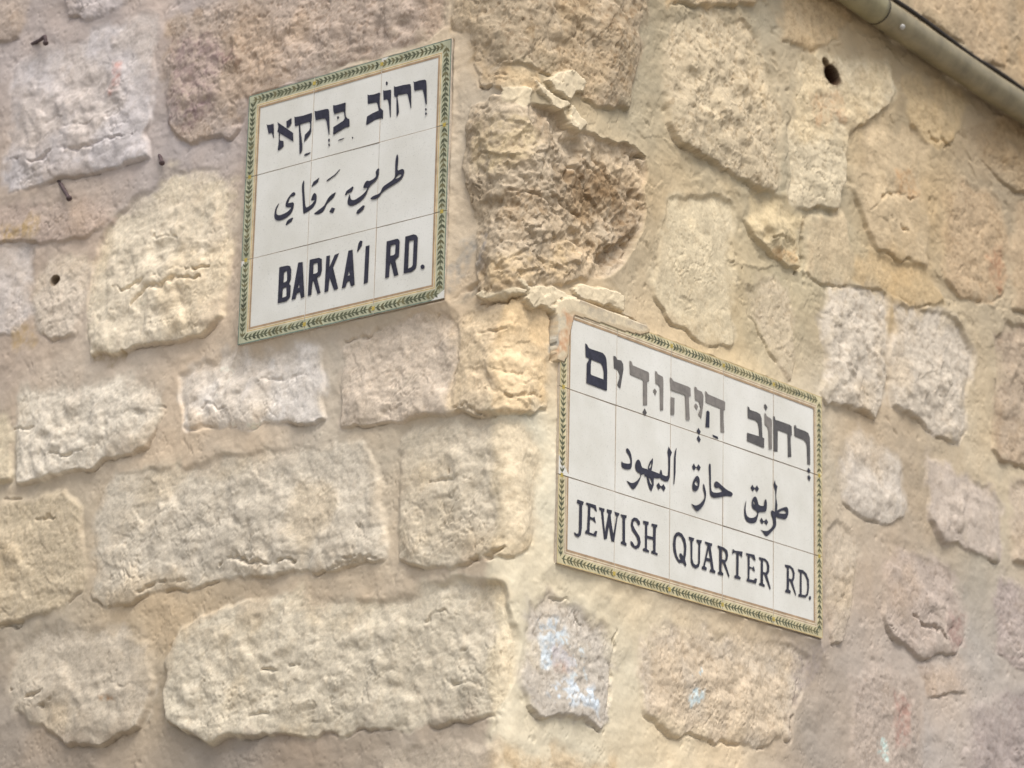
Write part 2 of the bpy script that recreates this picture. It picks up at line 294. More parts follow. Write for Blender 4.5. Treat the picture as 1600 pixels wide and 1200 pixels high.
GLYPHS_2=[
("h",1,0,[[650,3780,696,3769,749,3722,809,3719,1119,3725,1189,3692,1225,3635,1250,3433,1250,3118,1219,3106,695,3120,698,3223,699,3450,762,3540,753,3549,668,3551],[822,3543,1071,3535,1115,3501,1152,3411,1155,3281,828,3284,805,3301,807,3453]]),
("h",2,0,[[1408,3742,1466,3744,1519,3702,1624,3709,1677,3661,1688,3576,1656,3437,1608,3224,1519,3270,1578,3398,1585,3465,1531,3529,1427,3533]]),
("h",3,0,[[1851,3761,1904,3756,1941,3699,2376,3681,2395,3657,2397,3525,2344,3502,2351,3107,2236,3076,2228,3510,1865,3527]]),
("h",2,0,[[2220,2958,2281,3037,2344,2973,2292,2907]]),
("h",3,0,[[2560,3744,2608,3739,2636,3706,2780,3688,2796,3625,2798,3115,2709,3090,2693,3491,2648,3525,2576,3532]]),
("h",3,0,[[2507,3394,2560,3439,2614,3396,2570,3320]]),
("h",3,0,[[2979,3727,3034,3717,3080,3682,3491,3679,3565,3667,3580,3530,3521,3511,3532,3340,3553,3110,3447,3085,3432,3318,3411,3515,3000,3514]]),
("h",3,0,[[3002,3387,3115,3395,3111,3105,3003,3092]]),
("h",3,0,[[3681,3720,3730,3720,3768,3684,3898,3673,3945,3610,3937,3450,3884,3203,3791,3262,3864,3378,3807,3490,3705,3490]]),
("h",3,0,[[3679,3383,3725,3438,3790,3390,3754,3326]]),
("h",1,0,[[3749,2956,3803,3023,3869,2964,3823,2904]]),
("h",1,0,[[3750,2828,3805,2889,3870,2830,3825,2770]]),
("h",3,0,[[3991,3710,4037,3703,4075,3672,4554,3652,4582,3636,4574,3498,4536,3484,4538,3331,4558,3098,4446,3074,4433,3490,4011,3511]]),
("h",1,0,[[4031,3358,4078,3385,4125,3367,4123,3096,4006,3077]]),
("h",1,0,[[4212,2991,4371,2985,4381,2948,4344,2946,4231,2956]]),
("h",2,0,[[5247,3711,5286,3706,5324,3664,5533,3667,5626,3651,5673,3587,5697,3252,5752,3245,5749,3080,5729,3071,5227,3090,5234,3238,5596,3249,5588,3385,5549,3487,5487,3511,5256,3503]]),
("h",3,0,[[5758,3697,5797,3701,5828,3662,5953,3642,5985,3617,5986,3101,5892,3072,5876,3409,5844,3476,5766,3496]]),
("h",2,0,[[5734,3830,5781,3873,5851,3819,5797,3756]]),
("h",2,0,[[6024,3703,6071,3704,6094,3645,6157,3653,6536,3655,6592,3634,6600,3478,6568,3462,6560,3368,6584,3085,6473,3053,6465,3478,6165,3479,6158,3090,6040,3071]]),
("h",2,0,[[6667,3673,6712,3688,6751,3640,7016,3640,7112,3623,7160,3549,7168,3401,7170,3060,7082,3047,7063,3379,7039,3439,6967,3471,6679,3481]]),
("h",1,0,[[7066,2942,7122,3000,7178,2950,7130,2890]]),
("h",1,0,[[7074,2823,7130,2866,7186,2826,7138,2756]]),
("a",1,1,[[1793,2256,1856,2256,1928,2184,1958,2051,1940,1943,1877,1905,1738,1890,1668,1915,1659,2016,1708,1983,1903,2005,1916,2060,1873,2147,1781,2197]]),
("a",1,1,[[2030,1996,2056,2080,2119,2136,2183,2106,2220,2017,2269,2010,2382,2015,2412,1969,2271,1906,2215,1894,2188,1820,2119,1710,2016,1595,1953,1600,1882,1655,1805,1700,1825,1708,1952,1686,2077,1745,2173,1834,2200,1900,2074,1910]]),
("a",1,0,[[2521,2236,2529,2167,2489,2010,2382,2006,2396,2070,2437,2148],[2486,2159,2481,2087,2439,2035,2421,2058]]),
("a",1,0,[[2383,1998,2496,2003,2555,1893,2557,1780,2495,1663,2445,1688,2386,1789,2356,1888,2286,1874,2299,1911],[2413,1873,2456,1873,2514,1806,2500,1768,2457,1795]]),
("a",1,0,[[2382,2011,2496,2012,2710,2002,2738,2078,2766,2075,2796,2002,2897,1996,2947,2023,2959,2166,2949,2341,2926,2424,2961,2524,3056,2437,3007,2352,3009,2177,2997,1998,2955,1920,2869,1903,2783,1912,2726,1935,2669,1915,2555,1901,2398,1914]]),
("a",1,0,[[3178,2546,3185,2530,3165,2385,3162,2119,3129,1910,3107,1897,3113,2021,3115,2374,3135,2467]]),
("a",1,0,[[2628,1789,2691,1850,2735,1806,2771,1800,2827,1850,2885,1792,2836,1730,2786,1763,2750,1778,2693,1728]]),
("a",1,1,[[3767,2189,3826,2170,3856,2114,3835,1994,3777,1921,3704,1898,3645,1913,3637,2008,3672,2095],[3731,2080,3783,2073,3806,2011,3747,2003,3695,2029]]),
("a",1,0,[[3626,2308,3676,2376,3728,2328,3758,2330,3809,2389,3875,2345,3825,2272,3780,2303,3736,2312,3685,2253]]),
("a",1,1,[[3952,2084,3974,2075,4027,1970,4043,1893,4000,1760,3913,1655,3796,1570,3744,1578,3604,1662,3633,1667,3736,1652,3853,1705,3970,1808,4006,1886,3938,1997]]),
("a",1,1,[[4119,2465,4163,2470,4172,2311,4175,2026,4220,1981,4354,1998,4533,2056,4398,2105,4353,2078,4279,2082,4256,2131,4307,2195,4382,2196,4623,2105,4826,2091,4782,2010,4654,2003,4534,1971,4325,1903,4221,1892,4161,1916,4138,2000,4120,2300,4104,2395]]),
("a",1,1,[[5458,2155,5520,2149,5558,2084,5582,2016,5751,2031,5743,2102,5797,2185,5836,2120,5829,1991,5790,1938,5582,1903,5567,1832,5521,1715,5430,1671,5292,1649,5185,1687,5147,1788,5154,1898,5199,2028,5214,2026,5192,1905,5207,1800,5261,1747,5368,1749,5475,1788,5536,1844,5544,1909,5428,1914,5367,1975,5382,2077],[5412,2056,5451,2054,5489,2016,5451,2004,5410,2028]]),
("a",1,0,[[5342,2282,5396,2347,5450,2308,5480,2309,5534,2365,5596,2314,5535,2243,5488,2284,5458,2282,5412,2232]]),
("a",1,0,[[5621,1761,5675,1816,5729,1772,5760,1774,5814,1825,5876,1773,5822,1713,5768,1748,5737,1751,5691,1702]]),
("a",1,1,[[5968,2000,6000,2010,6093,1996,6124,1811,6109,1735,6000,1642,5846,1518,5784,1515,5691,1584,5622,1598,5753,1596,5876,1619,6000,1714,6039,1794,6000,1887,5953,1951]]),
("a",1,1,[[6062,1990,6093,2014,6406,2157,6469,2150,6500,2083,6469,1985,6406,1928,6343,1916,6093,1905],[6187,2005,6312,2070,6390,2076,6422,2050,6398,2022,6202,1994]]),
("a",1,0,[[6076,2569,6100,2500,6155,2465,6131,2387,6116,2265,6155,2127,6140,2014,6070,2001,6085,2077,6100,2262,6085,2387,6030,2468]]),
("l",1,0,[[508,1137,677,1132,661,1076,636,1066,637,691,615,571,549,522,465,533,431,569,455,589,506,567,547,590,562,656,560,1068,493,1076]]),
("l",1,0,[[744,1135,998,1136,1026,1035,975,1041,949,1073,855,1082,851,917,910,912,969,939,1006,835,954,857,911,875,847,874,840,656,942,653,992,710,1042,714,1019,620,723,618,730,661,772,685,788,1058,779,1089,728,1100]]),
("l",1,0,[[1084,1121,1229,1122,1222,1073,1197,1057,1246,742,1325,1055,1282,1079,1289,1128,1426,1133,1419,1089,1394,1057,1404,974,1469,751,1557,1067,1505,1084,1487,1123,1625,1123,1617,1084,1583,1067,1498,623,1421,615,1347,846,1300,635,1224,610,1128,1071,1085,1078]]),
("l",1,0,[[1660,1113,1825,1123,1817,1079,1782,1067,1790,672,1834,653,1826,614,1670,623,1678,657,1721,675,1713,1075,1669,1083]]),
("l",1,0,[[2193,1042,2141,1016,2096,1073,2044,1079,2001,1044,2002,990,2064,927,2188,831,2216,740,2183,658,2088,609,2000,625,1938,667,1937,720,1990,709,2052,656,2112,678,2138,736,2101,815,1977,900,1937,989,1956,1078,2025,1129,2113,1130,2184,1089]]),
("l",1,0,[[2271,1122,2430,1130,2422,1080,2387,1068,2390,890,2549,898,2555,1072,2501,1084,2509,1118,2669,1126,2661,1082,2626,1069,2624,652,2686,642,2678,608,2500,619,2509,653,2558,673,2553,850,2387,846,2388,663,2447,647,2439,613,2271,615,2279,654,2332,675,2328,1073,2275,1079]]),
("l",1,0,[[3261,1115,3360,1103,3452,1022,3486,907,3474,763,3447,682,3490,597,3458,558,3394,612,3277,591,3186,657,3122,765,3102,881,3127,1016,3189,1088],[3262,1057,3343,1040,3402,958,3422,863,3405,751,3393,726,3338,766,3293,752,3284,718,3339,651,3276,651,3221,706,3184,819,3182,950,3208,1026]]),
("l",1,0,[[3551,1089,3706,1090,3689,1043,3656,1026,3656,730,3693,655,3757,639,3821,678,3826,1025,3771,1042,3770,1080,3926,1093,3908,1045,3881,1029,3875,704,3840,621,3749,577,3657,599,3611,667,3598,1027,3552,1051]]),
("l",1,0,[[4009,1091,4221,1092,4212,1046,4176,1034,4272,654,4318,634,4309,594,4152,594,4161,634,4198,651,4169,768,4049,768,4013,663,4069,651,4060,600,3922,603,3931,643,3967,665,4092,1046,4018,1054],[4121,979,4159,821,4067,821]]),
("l",1,0,[[4379,1093,4556,1087,4659,1055,4688,972,4660,889,4605,835,4728,624,4709,593,4530,827,4502,827,4494,660,4550,637,4541,596,4383,596,4392,631,4429,648,4426,1046,4379,1054],[4500,1043,4594,1021,4622,949,4595,877,4502,872]]),
("l",1,0,[[4818,1112,4884,1091,5111,1115,5092,1011,5045,1036,4997,1050,4990,676,5057,654,5047,619,4869,615,4868,654,4925,675,4928,1060,4865,1054,4800,1014]]),
("l",1,0,[[5205,1110,5463,1123,5501,1023,5444,1035,5386,1070,5320,1075,5321,890,5397,887,5444,923,5483,829,5426,842,5397,865,5321,857,5312,671,5445,677,5483,718,5541,716,5512,628,5227,622,5236,663,5265,679,5263,1076,5215,1078]]),
("l",1,0,[[5600,1110,5785,1116,5878,1074,5916,1009,5909,908,5847,834,5956,628,5933,588,5763,828,5724,831,5725,669,5779,651,5771,614,5602,621,5610,653,5648,669,5659,1062,5608,1075],[5723,1078,5816,1063,5847,996,5839,914,5801,871,5724,871]]),
("l",1,0,[[6383,1119,6547,1130,6642,1093,6689,1019,6673,916,6626,853,6728,653,6720,615,6547,849,6516,852,6508,697,6563,684,6555,632,6391,631,6399,669,6438,689,6445,1067,6391,1080],[6508,1087,6579,1072,6626,1008,6618,925,6587,892,6508,896]]),
("l",1,0,[[6784,1109,6942,1119,7053,1074,7125,977,7132,832,7100,708,7020,640,6791,623,6799,661,6838,677,6847,1056,6792,1074],[6902,1066,6990,1045,7061,966,7076,832,7052,718,7005,682,6902,674]]),
("l",1,0,[[7191,664,7180,636,7155,622,7131,628,7120,652,7131,680,7156,695,7180,688]]),
]
SIGN_2=dict(o=[0.016, 0.48, 3.3813],B=[[-0.00105, 0.00977, 0.99995], [0.99998, -0.00547, 0.0011], [0.00548, 0.99994, -0.00977]],W=0.7557,H=0.4382)
PIPE_AXIS=[[0.037, 0.6662, 4.414], [0.037, 0.7682, 4.4122], [0.037, 0.8728, 4.4077], [0.037, 0.9625, 4.4001], [0.037, 1.0894, 4.3867], [0.037, 1.2018, 4.3778], [0.037, 1.317, 4.3687], [0.037, 1.4352, 4.3593], [0.037, 1.5565, 4.3525], [0.037, 1.7063, 4.3432], [0.037, 1.9136, 4.3289]]
CABLE_AXIS=[[0.014, 0.9726, 4.4656], [0.014, 1.0599, 4.4555], [0.014, 1.1222, 4.4496], [0.014, 1.183, 4.4456], [0.014, 1.2977, 4.4331], [0.014, 1.4154, 4.4229], [0.014, 1.4754, 4.4198], [0.014, 1.5976, 4.4065], [0.014, 1.7483, 4.3907], [0.014, 1.904, 4.3758]]
PIPE_JOINT=[0.037, 1.0277, 4.3942]
PIPE_SCREW=[0.037, 1.0774, 4.3519]
NAILS=[([-1.0687, 0.0, 3.9889], [-1.0194, -0.022, 3.9435]), ([-1.1587, 0.0, 4.2825], [-1.1047, -0.02, 4.2764]), ([-0.8146, 0.0, 3.9878], [-0.7948, -0.014, 3.9677])]
HOLE=[927, 4238]
HOLE2=[908, 4258]
PIT4=[-1065, 3805]
# ------------------------------------------------------------------ helpers
def lin(c):
    c = np.asarray(c, float)/255.0
    return np.where(c <= .04045, c/12.92, ((c+.055)/1.055)**2.4)
def tag(o, label=None, cat=None, group=None, kind=None):
    if label: o['label'] = label
    if cat: o['category'] = cat
    if group: o['group'] = group
    if kind: o['kind'] = kind
    return o
def empty(name, loc=(0, 0, 0)):
    o = bpy.data.objects.new(name, None); COL.objects.link(o); o.location = loc; o.empty_display_size = .05
    return o
def mesh_obj(name, verts, faces, mats, parent=None, smooth=False, midx=None):
    me = bpy.data.meshes.new(name); me.from_pydata([tuple(v) for v in verts], [], [tuple(f) for f in faces]); me.update()
    for m in (mats if isinstance(mats, (list, tuple)) else [mats]): me.materials.append(m)
    if midx is not None: me.polygons.foreach_set('material_index', np.array(midx, np.int32))
    if smooth: me.polygons.foreach_set('use_smooth', np.ones(len(me.polygons), bool))
    o = bpy.data.objects.new(name, me); COL.objects.link(o)
    if parent:
        o.parent = parent
    return o
class G:   # gathers geometry for one mesh
    def __init__(s): s.v = []; s.f = []; s.m = []
    def add(s, v, f, m=0):
        k = len(s.v); s.v += [tuple(x) for x in v]; s.f += [tuple(i+k for i in q) for q in f]; s.m += [m]*len(f)
    def build(s, name, mats, parent=None, smooth=False): return mesh_obj(name, s.v, s.f, mats, parent, smooth, s.m)
def slab(x0, y0, x1, y1, z0, z1, b=.0012):   # a tile with bevelled front edges
    v = [(x0, y0, z0), (x1, y0, z0), (x1, y1, z0), (x0, y1, z0), (x0, y0, z1-b), (x1, y0, z1-b), (x1, y1, z1-b), (x0, y1, z1-b),
         (x0+b, y0+b, z1), (x1-b, y0+b, z1), (x1-b, y1-b, z1), (x0+b, y1-b, z1)]
    f = [(3, 2, 1, 0), (8, 9, 10, 11)]
    for i in range(4):
        j = (i+1) % 4; f += [(i, j, 4+j, 4+i), (4+i, 4+j, 8+j, 8+i)]
    return v, f
def tube(path, rad, n=20, cap=True):
    P = [Vector(p) for p in path]; v = []; f = []
    ref = Vector((0, 0, 1))
    for i, p in enumerate(P):
        t = (P[min(i+1, len(P)-1)]-P[max(i-1, 0)]).normalized()
        a = t.cross(ref).normalized(); b = a.cross(t).normalized()
        r = rad[i] if isinstance(rad, (list, tuple)) else rad
        for k in range(n):
            an = 2*math.pi*k/n; v.append(p+a*r*math.cos(an)+b*r*math.sin(an))
    for i in range(len(P)-1):
        for k in range(n):
            q = (k+1) % n; f.append((i*n+k, i*n+q, (i+1)*n+q, (i+1)*n+k))
    if cap: f += [tuple(range(n))[::-1], tuple((len(P)-1)*n+k for k in range(n))]
    return v, f
def resample(path, step):
    P = [Vector(p) for p in path]; out = []
    for i in range(len(P)-1):
        p0 = P[max(i-1, 0)]; p1 = P[i]; p2 = P[i+1]; p3 = P[min(i+2, len(P)-1)]
        n = max(1, int((p2-p1).length/step))
        for k in range(n):
            t = k/n
            out.append(.5*((2*p1)+(p2-p0)*t+(2*p0-5*p1+4*p2-p3)*t*t+(3*p1-p0-3*p2+p3)*t**3))
    out.append(P[-1]); return out

# ------------------------------------------------------------------ materials
def mat(name):
    m = bpy.data.materials.new(name); m.use_nodes = True
    return m, m.node_tree, m.node_tree.nodes['Principled BSDF']
def noise(nt, scale, detail=4, rough=.6, src=None):
    n = nt.nodes.new('ShaderNodeTexNoise'); n.inputs['Scale'].default_value = scale; n.inputs['Detail'].default_value = detail
    n.inputs['Roughness'].default_value = rough
    if src: nt.links.new(src, n.inputs['Vector'])
    return n
def wall_material():
    m, nt, b = mat('limestone_and_mortar')
    b.inputs['Roughness'].default_value = .93; b.inputs['Specular IOR Level'].default_value = .15
    at = nt.nodes.new('ShaderNodeAttribute'); at.attribute_name = 'Col'
    at2 = nt.nodes.new('ShaderNodeAttribute'); at2.attribute_name = 'Grain'
    geo = nt.nodes.new('ShaderNodeNewGeometry')
    n1 = noise(nt, 240, 5, .65, geo.outputs['Position']); n2 = noise(nt, 34, 6, .7, geo.outputs['Position'])
    mr = nt.nodes.new('ShaderNodeMapRange'); mr.inputs[1].default_value = .25; mr.inputs[2].default_value = .75; mr.inputs[3].default_value = .85; mr.inputs[4].default_value = 1.13
    nt.links.new(n1.outputs[0], mr.inputs[0])
    mr2 = nt.nodes.new('ShaderNodeMapRange'); mr2.inputs[1].default_value = .25; mr2.inputs[2].default_value = .75; mr2.inputs[3].default_value = .88; mr2.inputs[4].default_value = 1.10
    nt.links.new(n2.outputs[0], mr2.inputs[0])
    mu = nt.nodes.new('ShaderNodeMath'); mu.operation = 'MULTIPLY'; nt.links.new(mr.outputs[0], mu.inputs[0]); nt.links.new(mr2.outputs[0], mu.inputs[1])
    # mortar (grain 0) keeps a calmer tone than stone (grain 1)
    one = nt.nodes.new('ShaderNodeMix'); one.data_type = 'FLOAT'; one.inputs[2].default_value = 1.0
    fa = nt.nodes.new('ShaderNodeMapRange'); fa.inputs[3].default_value = .34; fa.inputs[4].default_value = 1.0
    nt.links.new(at2.outputs['Fac'], fa.inputs[0]); nt.links.new(fa.outputs[0], one.inputs[0]); nt.links.new(mu.outputs[0], one.inputs[3])
    vm = nt.nodes.new('ShaderNodeVectorMath'); vm.operation = 'SCALE'
    nt.links.new(at.outputs['Color'], vm.inputs[0]); nt.links.new(one.outputs[0], vm.inputs['Scale']); nt.links.new(vm.outputs[0], b.inputs['Base Color'])
    bp = nt.nodes.new('ShaderNodeBump'); bp.inputs['Distance'].default_value = .0022
    n3 = noise(nt, 150, 8, .7, geo.outputs['Position']); nt.links.new(n3.outputs[0], bp.inputs['Height'])
    st = nt.nodes.new('ShaderNodeMapRange'); st.inputs[3].default_value = .30; st.inputs[4].default_value = .42
    nt.links.new(at2.outputs['Fac'], st.inputs[0]); nt.links.new(st.outputs[0], bp.inputs['Strength'])
    nt.links.new(bp.outputs[0], b.inputs['Normal'])
    return m
def plain(name, rgb, rough=.6, spec=.4, var=.12, scale=60, bump=0, coat=0):
    m, nt, b = mat(name); b.inputs['Roughness'].default_value = rough; b.inputs['Specular IOR Level'].default_value = spec
    geo = nt.nodes.new('ShaderNodeNewGeometry'); n = noise(nt, scale, 5, .65, geo.outputs['Position'])
    mr = nt.nodes.new('ShaderNodeMapRange'); mr.inputs[1].default_value = .3; mr.inputs[2].default_value = .7; mr.inputs[3].default_value = 1-var; mr.inputs[4].default_value = 1+var
    nt.links.new(n.outputs[0], mr.inputs[0])
    vm = nt.nodes.new('ShaderNodeVectorMath'); vm.operation = 'SCALE'; vm.inputs[0].default_value = tuple(rgb)
    nt.links.new(mr.outputs[0], vm.inputs['Scale']); nt.links.new(vm.outputs[0], b.inputs['Base Color'])
    if bump:
        bp = nt.nodes.new('ShaderNodeBump'); bp.inputs['Distance'].default_value = bump; bp.inputs['Strength'].default_value = .5
        nt.links.new(n.outputs[0], bp.inputs['Height']); nt.links.new(bp.outputs[0], b.inputs['Normal'])
    if coat: b.inputs['Coat Weight'].default_value = coat; b.inputs['Coat Roughness'].default_value = .12
    return m
def tile_material():
    m, nt, b = mat('white_glazed_tile'); b.inputs['Roughness'].default_value = .2; b.inputs['Specular IOR Level'].default_value = .45
    geo = nt.nodes.new('ShaderNodeNewGeometry'); n = noise(nt, 9, 5, .6, geo.outputs['Position']); n2 = noise(nt, 420, 3, .6, geo.outputs['Position'])
    r = nt.nodes.new('ShaderNodeValToRGB'); r.color_ramp.elements[0].position = .3; r.color_ramp.elements[0].color = (.61, .595, .535, 1)
    r.color_ramp.elements[1].position = .68; r.color_ramp.elements[1].color = (.715, .705, .66, 1)
    nt.links.new(n.outputs[0], r.inputs[0])
    mr = nt.nodes.new('ShaderNodeMapRange'); mr.inputs[1].default_value = .58; mr.inputs[2].default_value = .76; mr.inputs[3].default_value = 1; mr.inputs[4].default_value = .74
    nt.links.new(n2.outputs[0], mr.inputs[0])
    vm = nt.nodes.new('ShaderNodeVectorMath'); vm.operation = 'SCALE'; nt.links.new(r.outputs[0], vm.inputs[0]); nt.links.new(mr.outputs[0], vm.inputs['Scale'])
    nt.links.new(vm.outputs[0], b.inputs['Base Color'])
    bp = nt.nodes.new('ShaderNodeBump'); bp.inputs['Distance'].default_value = .0012; bp.inputs['Strength'].default_value = .25
    n3 = noise(nt, 22, 2, .5, geo.outputs['Position']); nt.links.new(n3.outputs[0], bp.inputs['Height']); nt.links.new(bp.outputs[0], b.inputs['Normal'])
    return m
M_WALL = wall_material(); M_TILE = tile_material()
M_GROUT = plain('grout', (.47, .41, .34), .9, .1, .2, 200)
M_INK = [None, plain('navy_glaze', (.026, .024, .038), .3, .4, .5, 130), plain('worn_dark_glaze', (.085, .078, .075), .35, .4, .3, 90), plain('faded_grey_glaze', (.19, .172, .155), .35, .4, .25, 70)]
M_LEAF1 = [plain('leaf_green_glaze', (.095, .100, .056), .35, .4, .5, 70), plain('olive_glaze', (.15, .135, .065), .35, .4, .4, 70)]
M_BAND1 = plain('pale_green_glaze', (.41, .41, .28), .35, .4, .25, 30)
M_BAND2 = plain('pale_yellow_glaze', (.53, .47, .29), .35, .4, .25, 30)
M_TEAL = plain('teal_line_glaze', (.15, .20, .16), .35, .4, .4, 60)
M_OCHRE = plain('ochre_line_glaze', (.50, .37, .16), .35, .4, .25, 60)
M_TAN = plain('tan_line_glaze', (.36, .25, .15), .35, .4, .25, 60)
M_CREAM = plain('cream_line_glaze', (.62, .54, .40), .35, .4, .2, 60)
M_YEL = plain('yellow_flower_glaze', (.45, .34, .07), .35, .4, .2, 60)
M_PIPE = plain('olive_grey_pipe_paint', (.235, .20, .125), .40, .5, .30, 18, .0006)
M_PIPE2 = plain('pipe_socket_paint', (.26, .23, .135), .42, .45, .2, 26, .0006)
M_RUBBER = plain('dark_seal', (.03, .025, .022), .7, .3, .2, 80)
M_STEEL = plain('zinc_screw', (.45, .44, .42), .4, .5, .2, 200)
M_CABLE = plain('dark_brown_cable', (.032, .026, .022), .6, .3, .3, 60)
M_IRON = plain('rusty_iron', (.085, .06, .062), .75, .3, .4, 120, .001)
M_PAVE = plain('street_paving', (.27, .25, .22), .85, .2, .25, 3, .004)

# ------------------------------------------------------------------ noise on the wall grid
RNG = np.random.RandomState(7); TAB = RNG.rand(1 << 16).astype(np.float32)*2-1
def rnd(ix, iy, seed): return TAB[((ix*73856093) ^ (iy*19349663) ^ (seed*83492791)) & 65535]
def vnoise(x, y, seed):
    ix = np.floor(x).astype(np.int64); iy = np.floor(y).astype(np.int64)
    fx = (x-ix).astype(np.float32); fy = (y-iy).astype(np.float32)
    fx = fx*fx*fx*(fx*(fx*6-15)+10); fy = fy*fy*fy*(fy*(fy*6-15)+10)
    a = rnd(ix, iy, seed); b = rnd(ix+1, iy, seed); c = rnd(ix, iy+1, seed); d = rnd(ix+1, iy+1, seed)
    a = a+(b-a)*fx; c = c+(d-c)*fx
    return a+(c-a)*fy
def fbm(x, y, f, octv, seed, gain=.5, fy=None):
    fy = fy or f; s = 0; a = 1; n = 0
    for o in range(octv):
        ca, sa = math.cos(o*.7), math.sin(o*.7)
        X, Y = x*f+17.3*o, y*fy-9.1*o
        s = s+a*vnoise(X*ca-Y*sa if fy == f else X, X*sa+Y*ca if fy == f else Y, seed+o*13); n += a; a *= gain; f *= 2.07; fy *= 2.07
    return s/n*1.6
def ridged(x, y, f, octv, seed, fy=None):
    fy = fy or f; s = 0; a = 1; n = 0
    for o in range(octv):
        s = s+a*(1-np.abs(vnoise(x*f+5.1*o, y*fy+3.3*o, seed+o*7))*2); n += a; a *= .55; f *= 2.1; fy *= 2.1
    return s/n
def sstep(a, b, x):
    t = np.clip((x-a)/(b-a), 0, 1); return t*t*(3-2*t)
def worley(x, y, seed):
    ix = np.floor(x).astype(np.int64); iy = np.floor(y).astype(np.int64); best = np.full(x.shape, 9., np.float32); idv = np.zeros(x.shape, np.float32)
    for dx in (-1, 0, 1):
        for dy in (-1, 0, 1):
            cx = ix+dx; cy = iy+dy
            px = cx+.5+.48*rnd(cx, cy, seed); py = cy+.5+.48*rnd(cx, cy, seed+5)
            d = np.sqrt((x-px)**2+(y-py)**2).astype(np.float32); k = d < best
            best = np.where(k, d, best); idv = np.where(k, rnd(cx, cy, seed+9), idv)
    return best, idv
def facets(x, y, f, seed, fy=None):
    """broken-stone facets: each cell is its own little tilted plane"""
    fy = fy or f
    X = x*f; Y = y*fy; ix = np.floor(X).astype(np.int64); iy = np.floor(Y).astype(np.int64)
    best = np.full(x.shape, 9., np.float32); h = np.zeros(x.shape, np.float32)
    for dx in (-1, 0, 1):
        for dy in (-1, 0, 1):
            cx = ix+dx; cy = iy+dy
            px = cx+.5+.5*rnd(cx, cy, seed); py = cy+.5+.5*rnd(cx, cy, seed+5)
            d = ((X-px)**2+(Y-py)**2).astype(np.float32); k = d < best
            hh = rnd(cx, cy, seed+9)*.6+(X-px)*rnd(cx, cy, seed+11)*.8+(Y-py)*rnd(cx, cy, seed+12)*.8
            best = np.where(k, d, best); h = np.where(k, hh, h)
    return h.astype(np.float32)
def sd_poly(x, y, P):
    P = np.asarray(P, float).reshape(-1, 2)/1000.; n = len(P); d = np.full(x.shape, 1e9); ins = np.zeros(x.shape, bool)
    for i in range(n):
        a = P[i]; b = P[(i+1) % n]; e = b-a; L = e@e
        if L < 1e-12: continue
        t = np.clip(((x-a[0])*e[0]+(y-a[1])*e[1])/L, 0, 1)
        d = np.minimum(d, (x-a[0]-t*e[0])**2+(y-a[1]-t*e[1])**2)
        c = (a[1] > y) != (b[1] > y)
        if abs(e[1]) > 1e-12: ins ^= c & (x < e[0]*(y-a[1])/e[1]+a[0])
    d = np.sqrt(d); return np.where(ins, d, -d)
def d_line(x, y, P):
    P = np.asarray(P, float).reshape(-1, 2)/1000.; d = np.full(x.shape, 1e9); tt = np.zeros(x.shape)
    n = len(P)-1
    for i in range(n):
        a = P[i]; e = P[i+1]-a; L = e@e
        t = np.clip(((x-a[0])*e[0]+(y-a[1])*e[1])/L, 0, 1)
        q = (x-a[0]-t*e[0])**2+(y-a[1]-t*e[1])**2; k = q < d
        d = np.where(k, q, d); tt = np.where(k, (i+t)/n, tt)
    return np.sqrt(d), tt

# ------------------------------------------------------------------ the corner wall: one height field bent round the corner
RC = .032
def profile(u):
    t = np.clip((u+RC)/(2*RC), 0, 1); x = -RC*(1-t)**2; y = RC*t**2
    dx = 2*(1-t); dy = 2*t; n = np.hypot(dx, dy)
    x = np.where(u < -RC, u, x); y = np.where(u < -RC, 0, y); x = np.where(u > RC, 0, x); y = np.where(u > RC, u, y)
    return x, y, dy/n, -dx/n           # point and outward normal
def axis(spans):
    a = []
    for s, e, st in spans: a.append(np.arange(s, e-st*.01, st))
    return np.concatenate(a+[[spans[-1][1]]])
ua = axis([(-3.6, -2.0, .05), (-2.0, -1.33, .012), (-1.33, 1.72, .0022), (1.72, 2.5, .012), (2.5, 4.2, .05)])
za = axis([(0.0, 2.2, .06), (2.2, 2.76, .012), (2.76, 4.70, .0023), (4.70, 5.3, .012), (5.3, 6.4, .06)])
U, Z = np.meshgrid(ua, za); NZ, NU = U.shape
wu = fbm(U, Z, 16, 4, 3)*.007; wz = fbm(U, Z, 16, 4, 23)*.007
UW = U+wu; ZW = Z+wz
n_lo = fbm(U, Z, 3.2, 4, 41); n_mid = fbm(UW, ZW, 22, 4, 57); n_hi = fbm(U, Z, 110, 3, 71); n_bed = fbm(UW, ZW, 7, 4, 83, .55, 42)
fac1 = facets(U+wu*1.5, Z+wz*1.5, 17, 101, 30); fac2 = facets(U+wu, Z+wz, 46, 131, 70)
wd, wi = worley(U*120+n_mid, Z*120, 151); pits = (wi > .35)*np.clip(.42-wd, 0, 1)/.42
wd2, wi2 = worley(U*48+n_mid, Z*48, 161); pits2 = (wi2 > .55)*np.clip(.40-wd2, 0, 1)/.40
stain = fbm(U, Z, 7, 5, 171); speck = fbm(U, Z, 130, 3, 191); blot = fbm(UW, ZW, 38, 4, 211)
blot2 = fbm(UW, ZW, 30, 2, 219)
cg = vnoise(UW*44+n_mid*1.1, ZW*78+n_mid*1.3, 381); cg2 = vnoise(UW*90+n_mid*1.5, ZW*130+n_hi*.3, 391)
crag = (np.clip(1-np.abs(cg)/.10, 0, 1)+.5*np.clip(1-np.abs(cg2)/.14, 0, 1))*sstep(.0, .55, fbm(U, Z, 13, 3, 395)+.15)
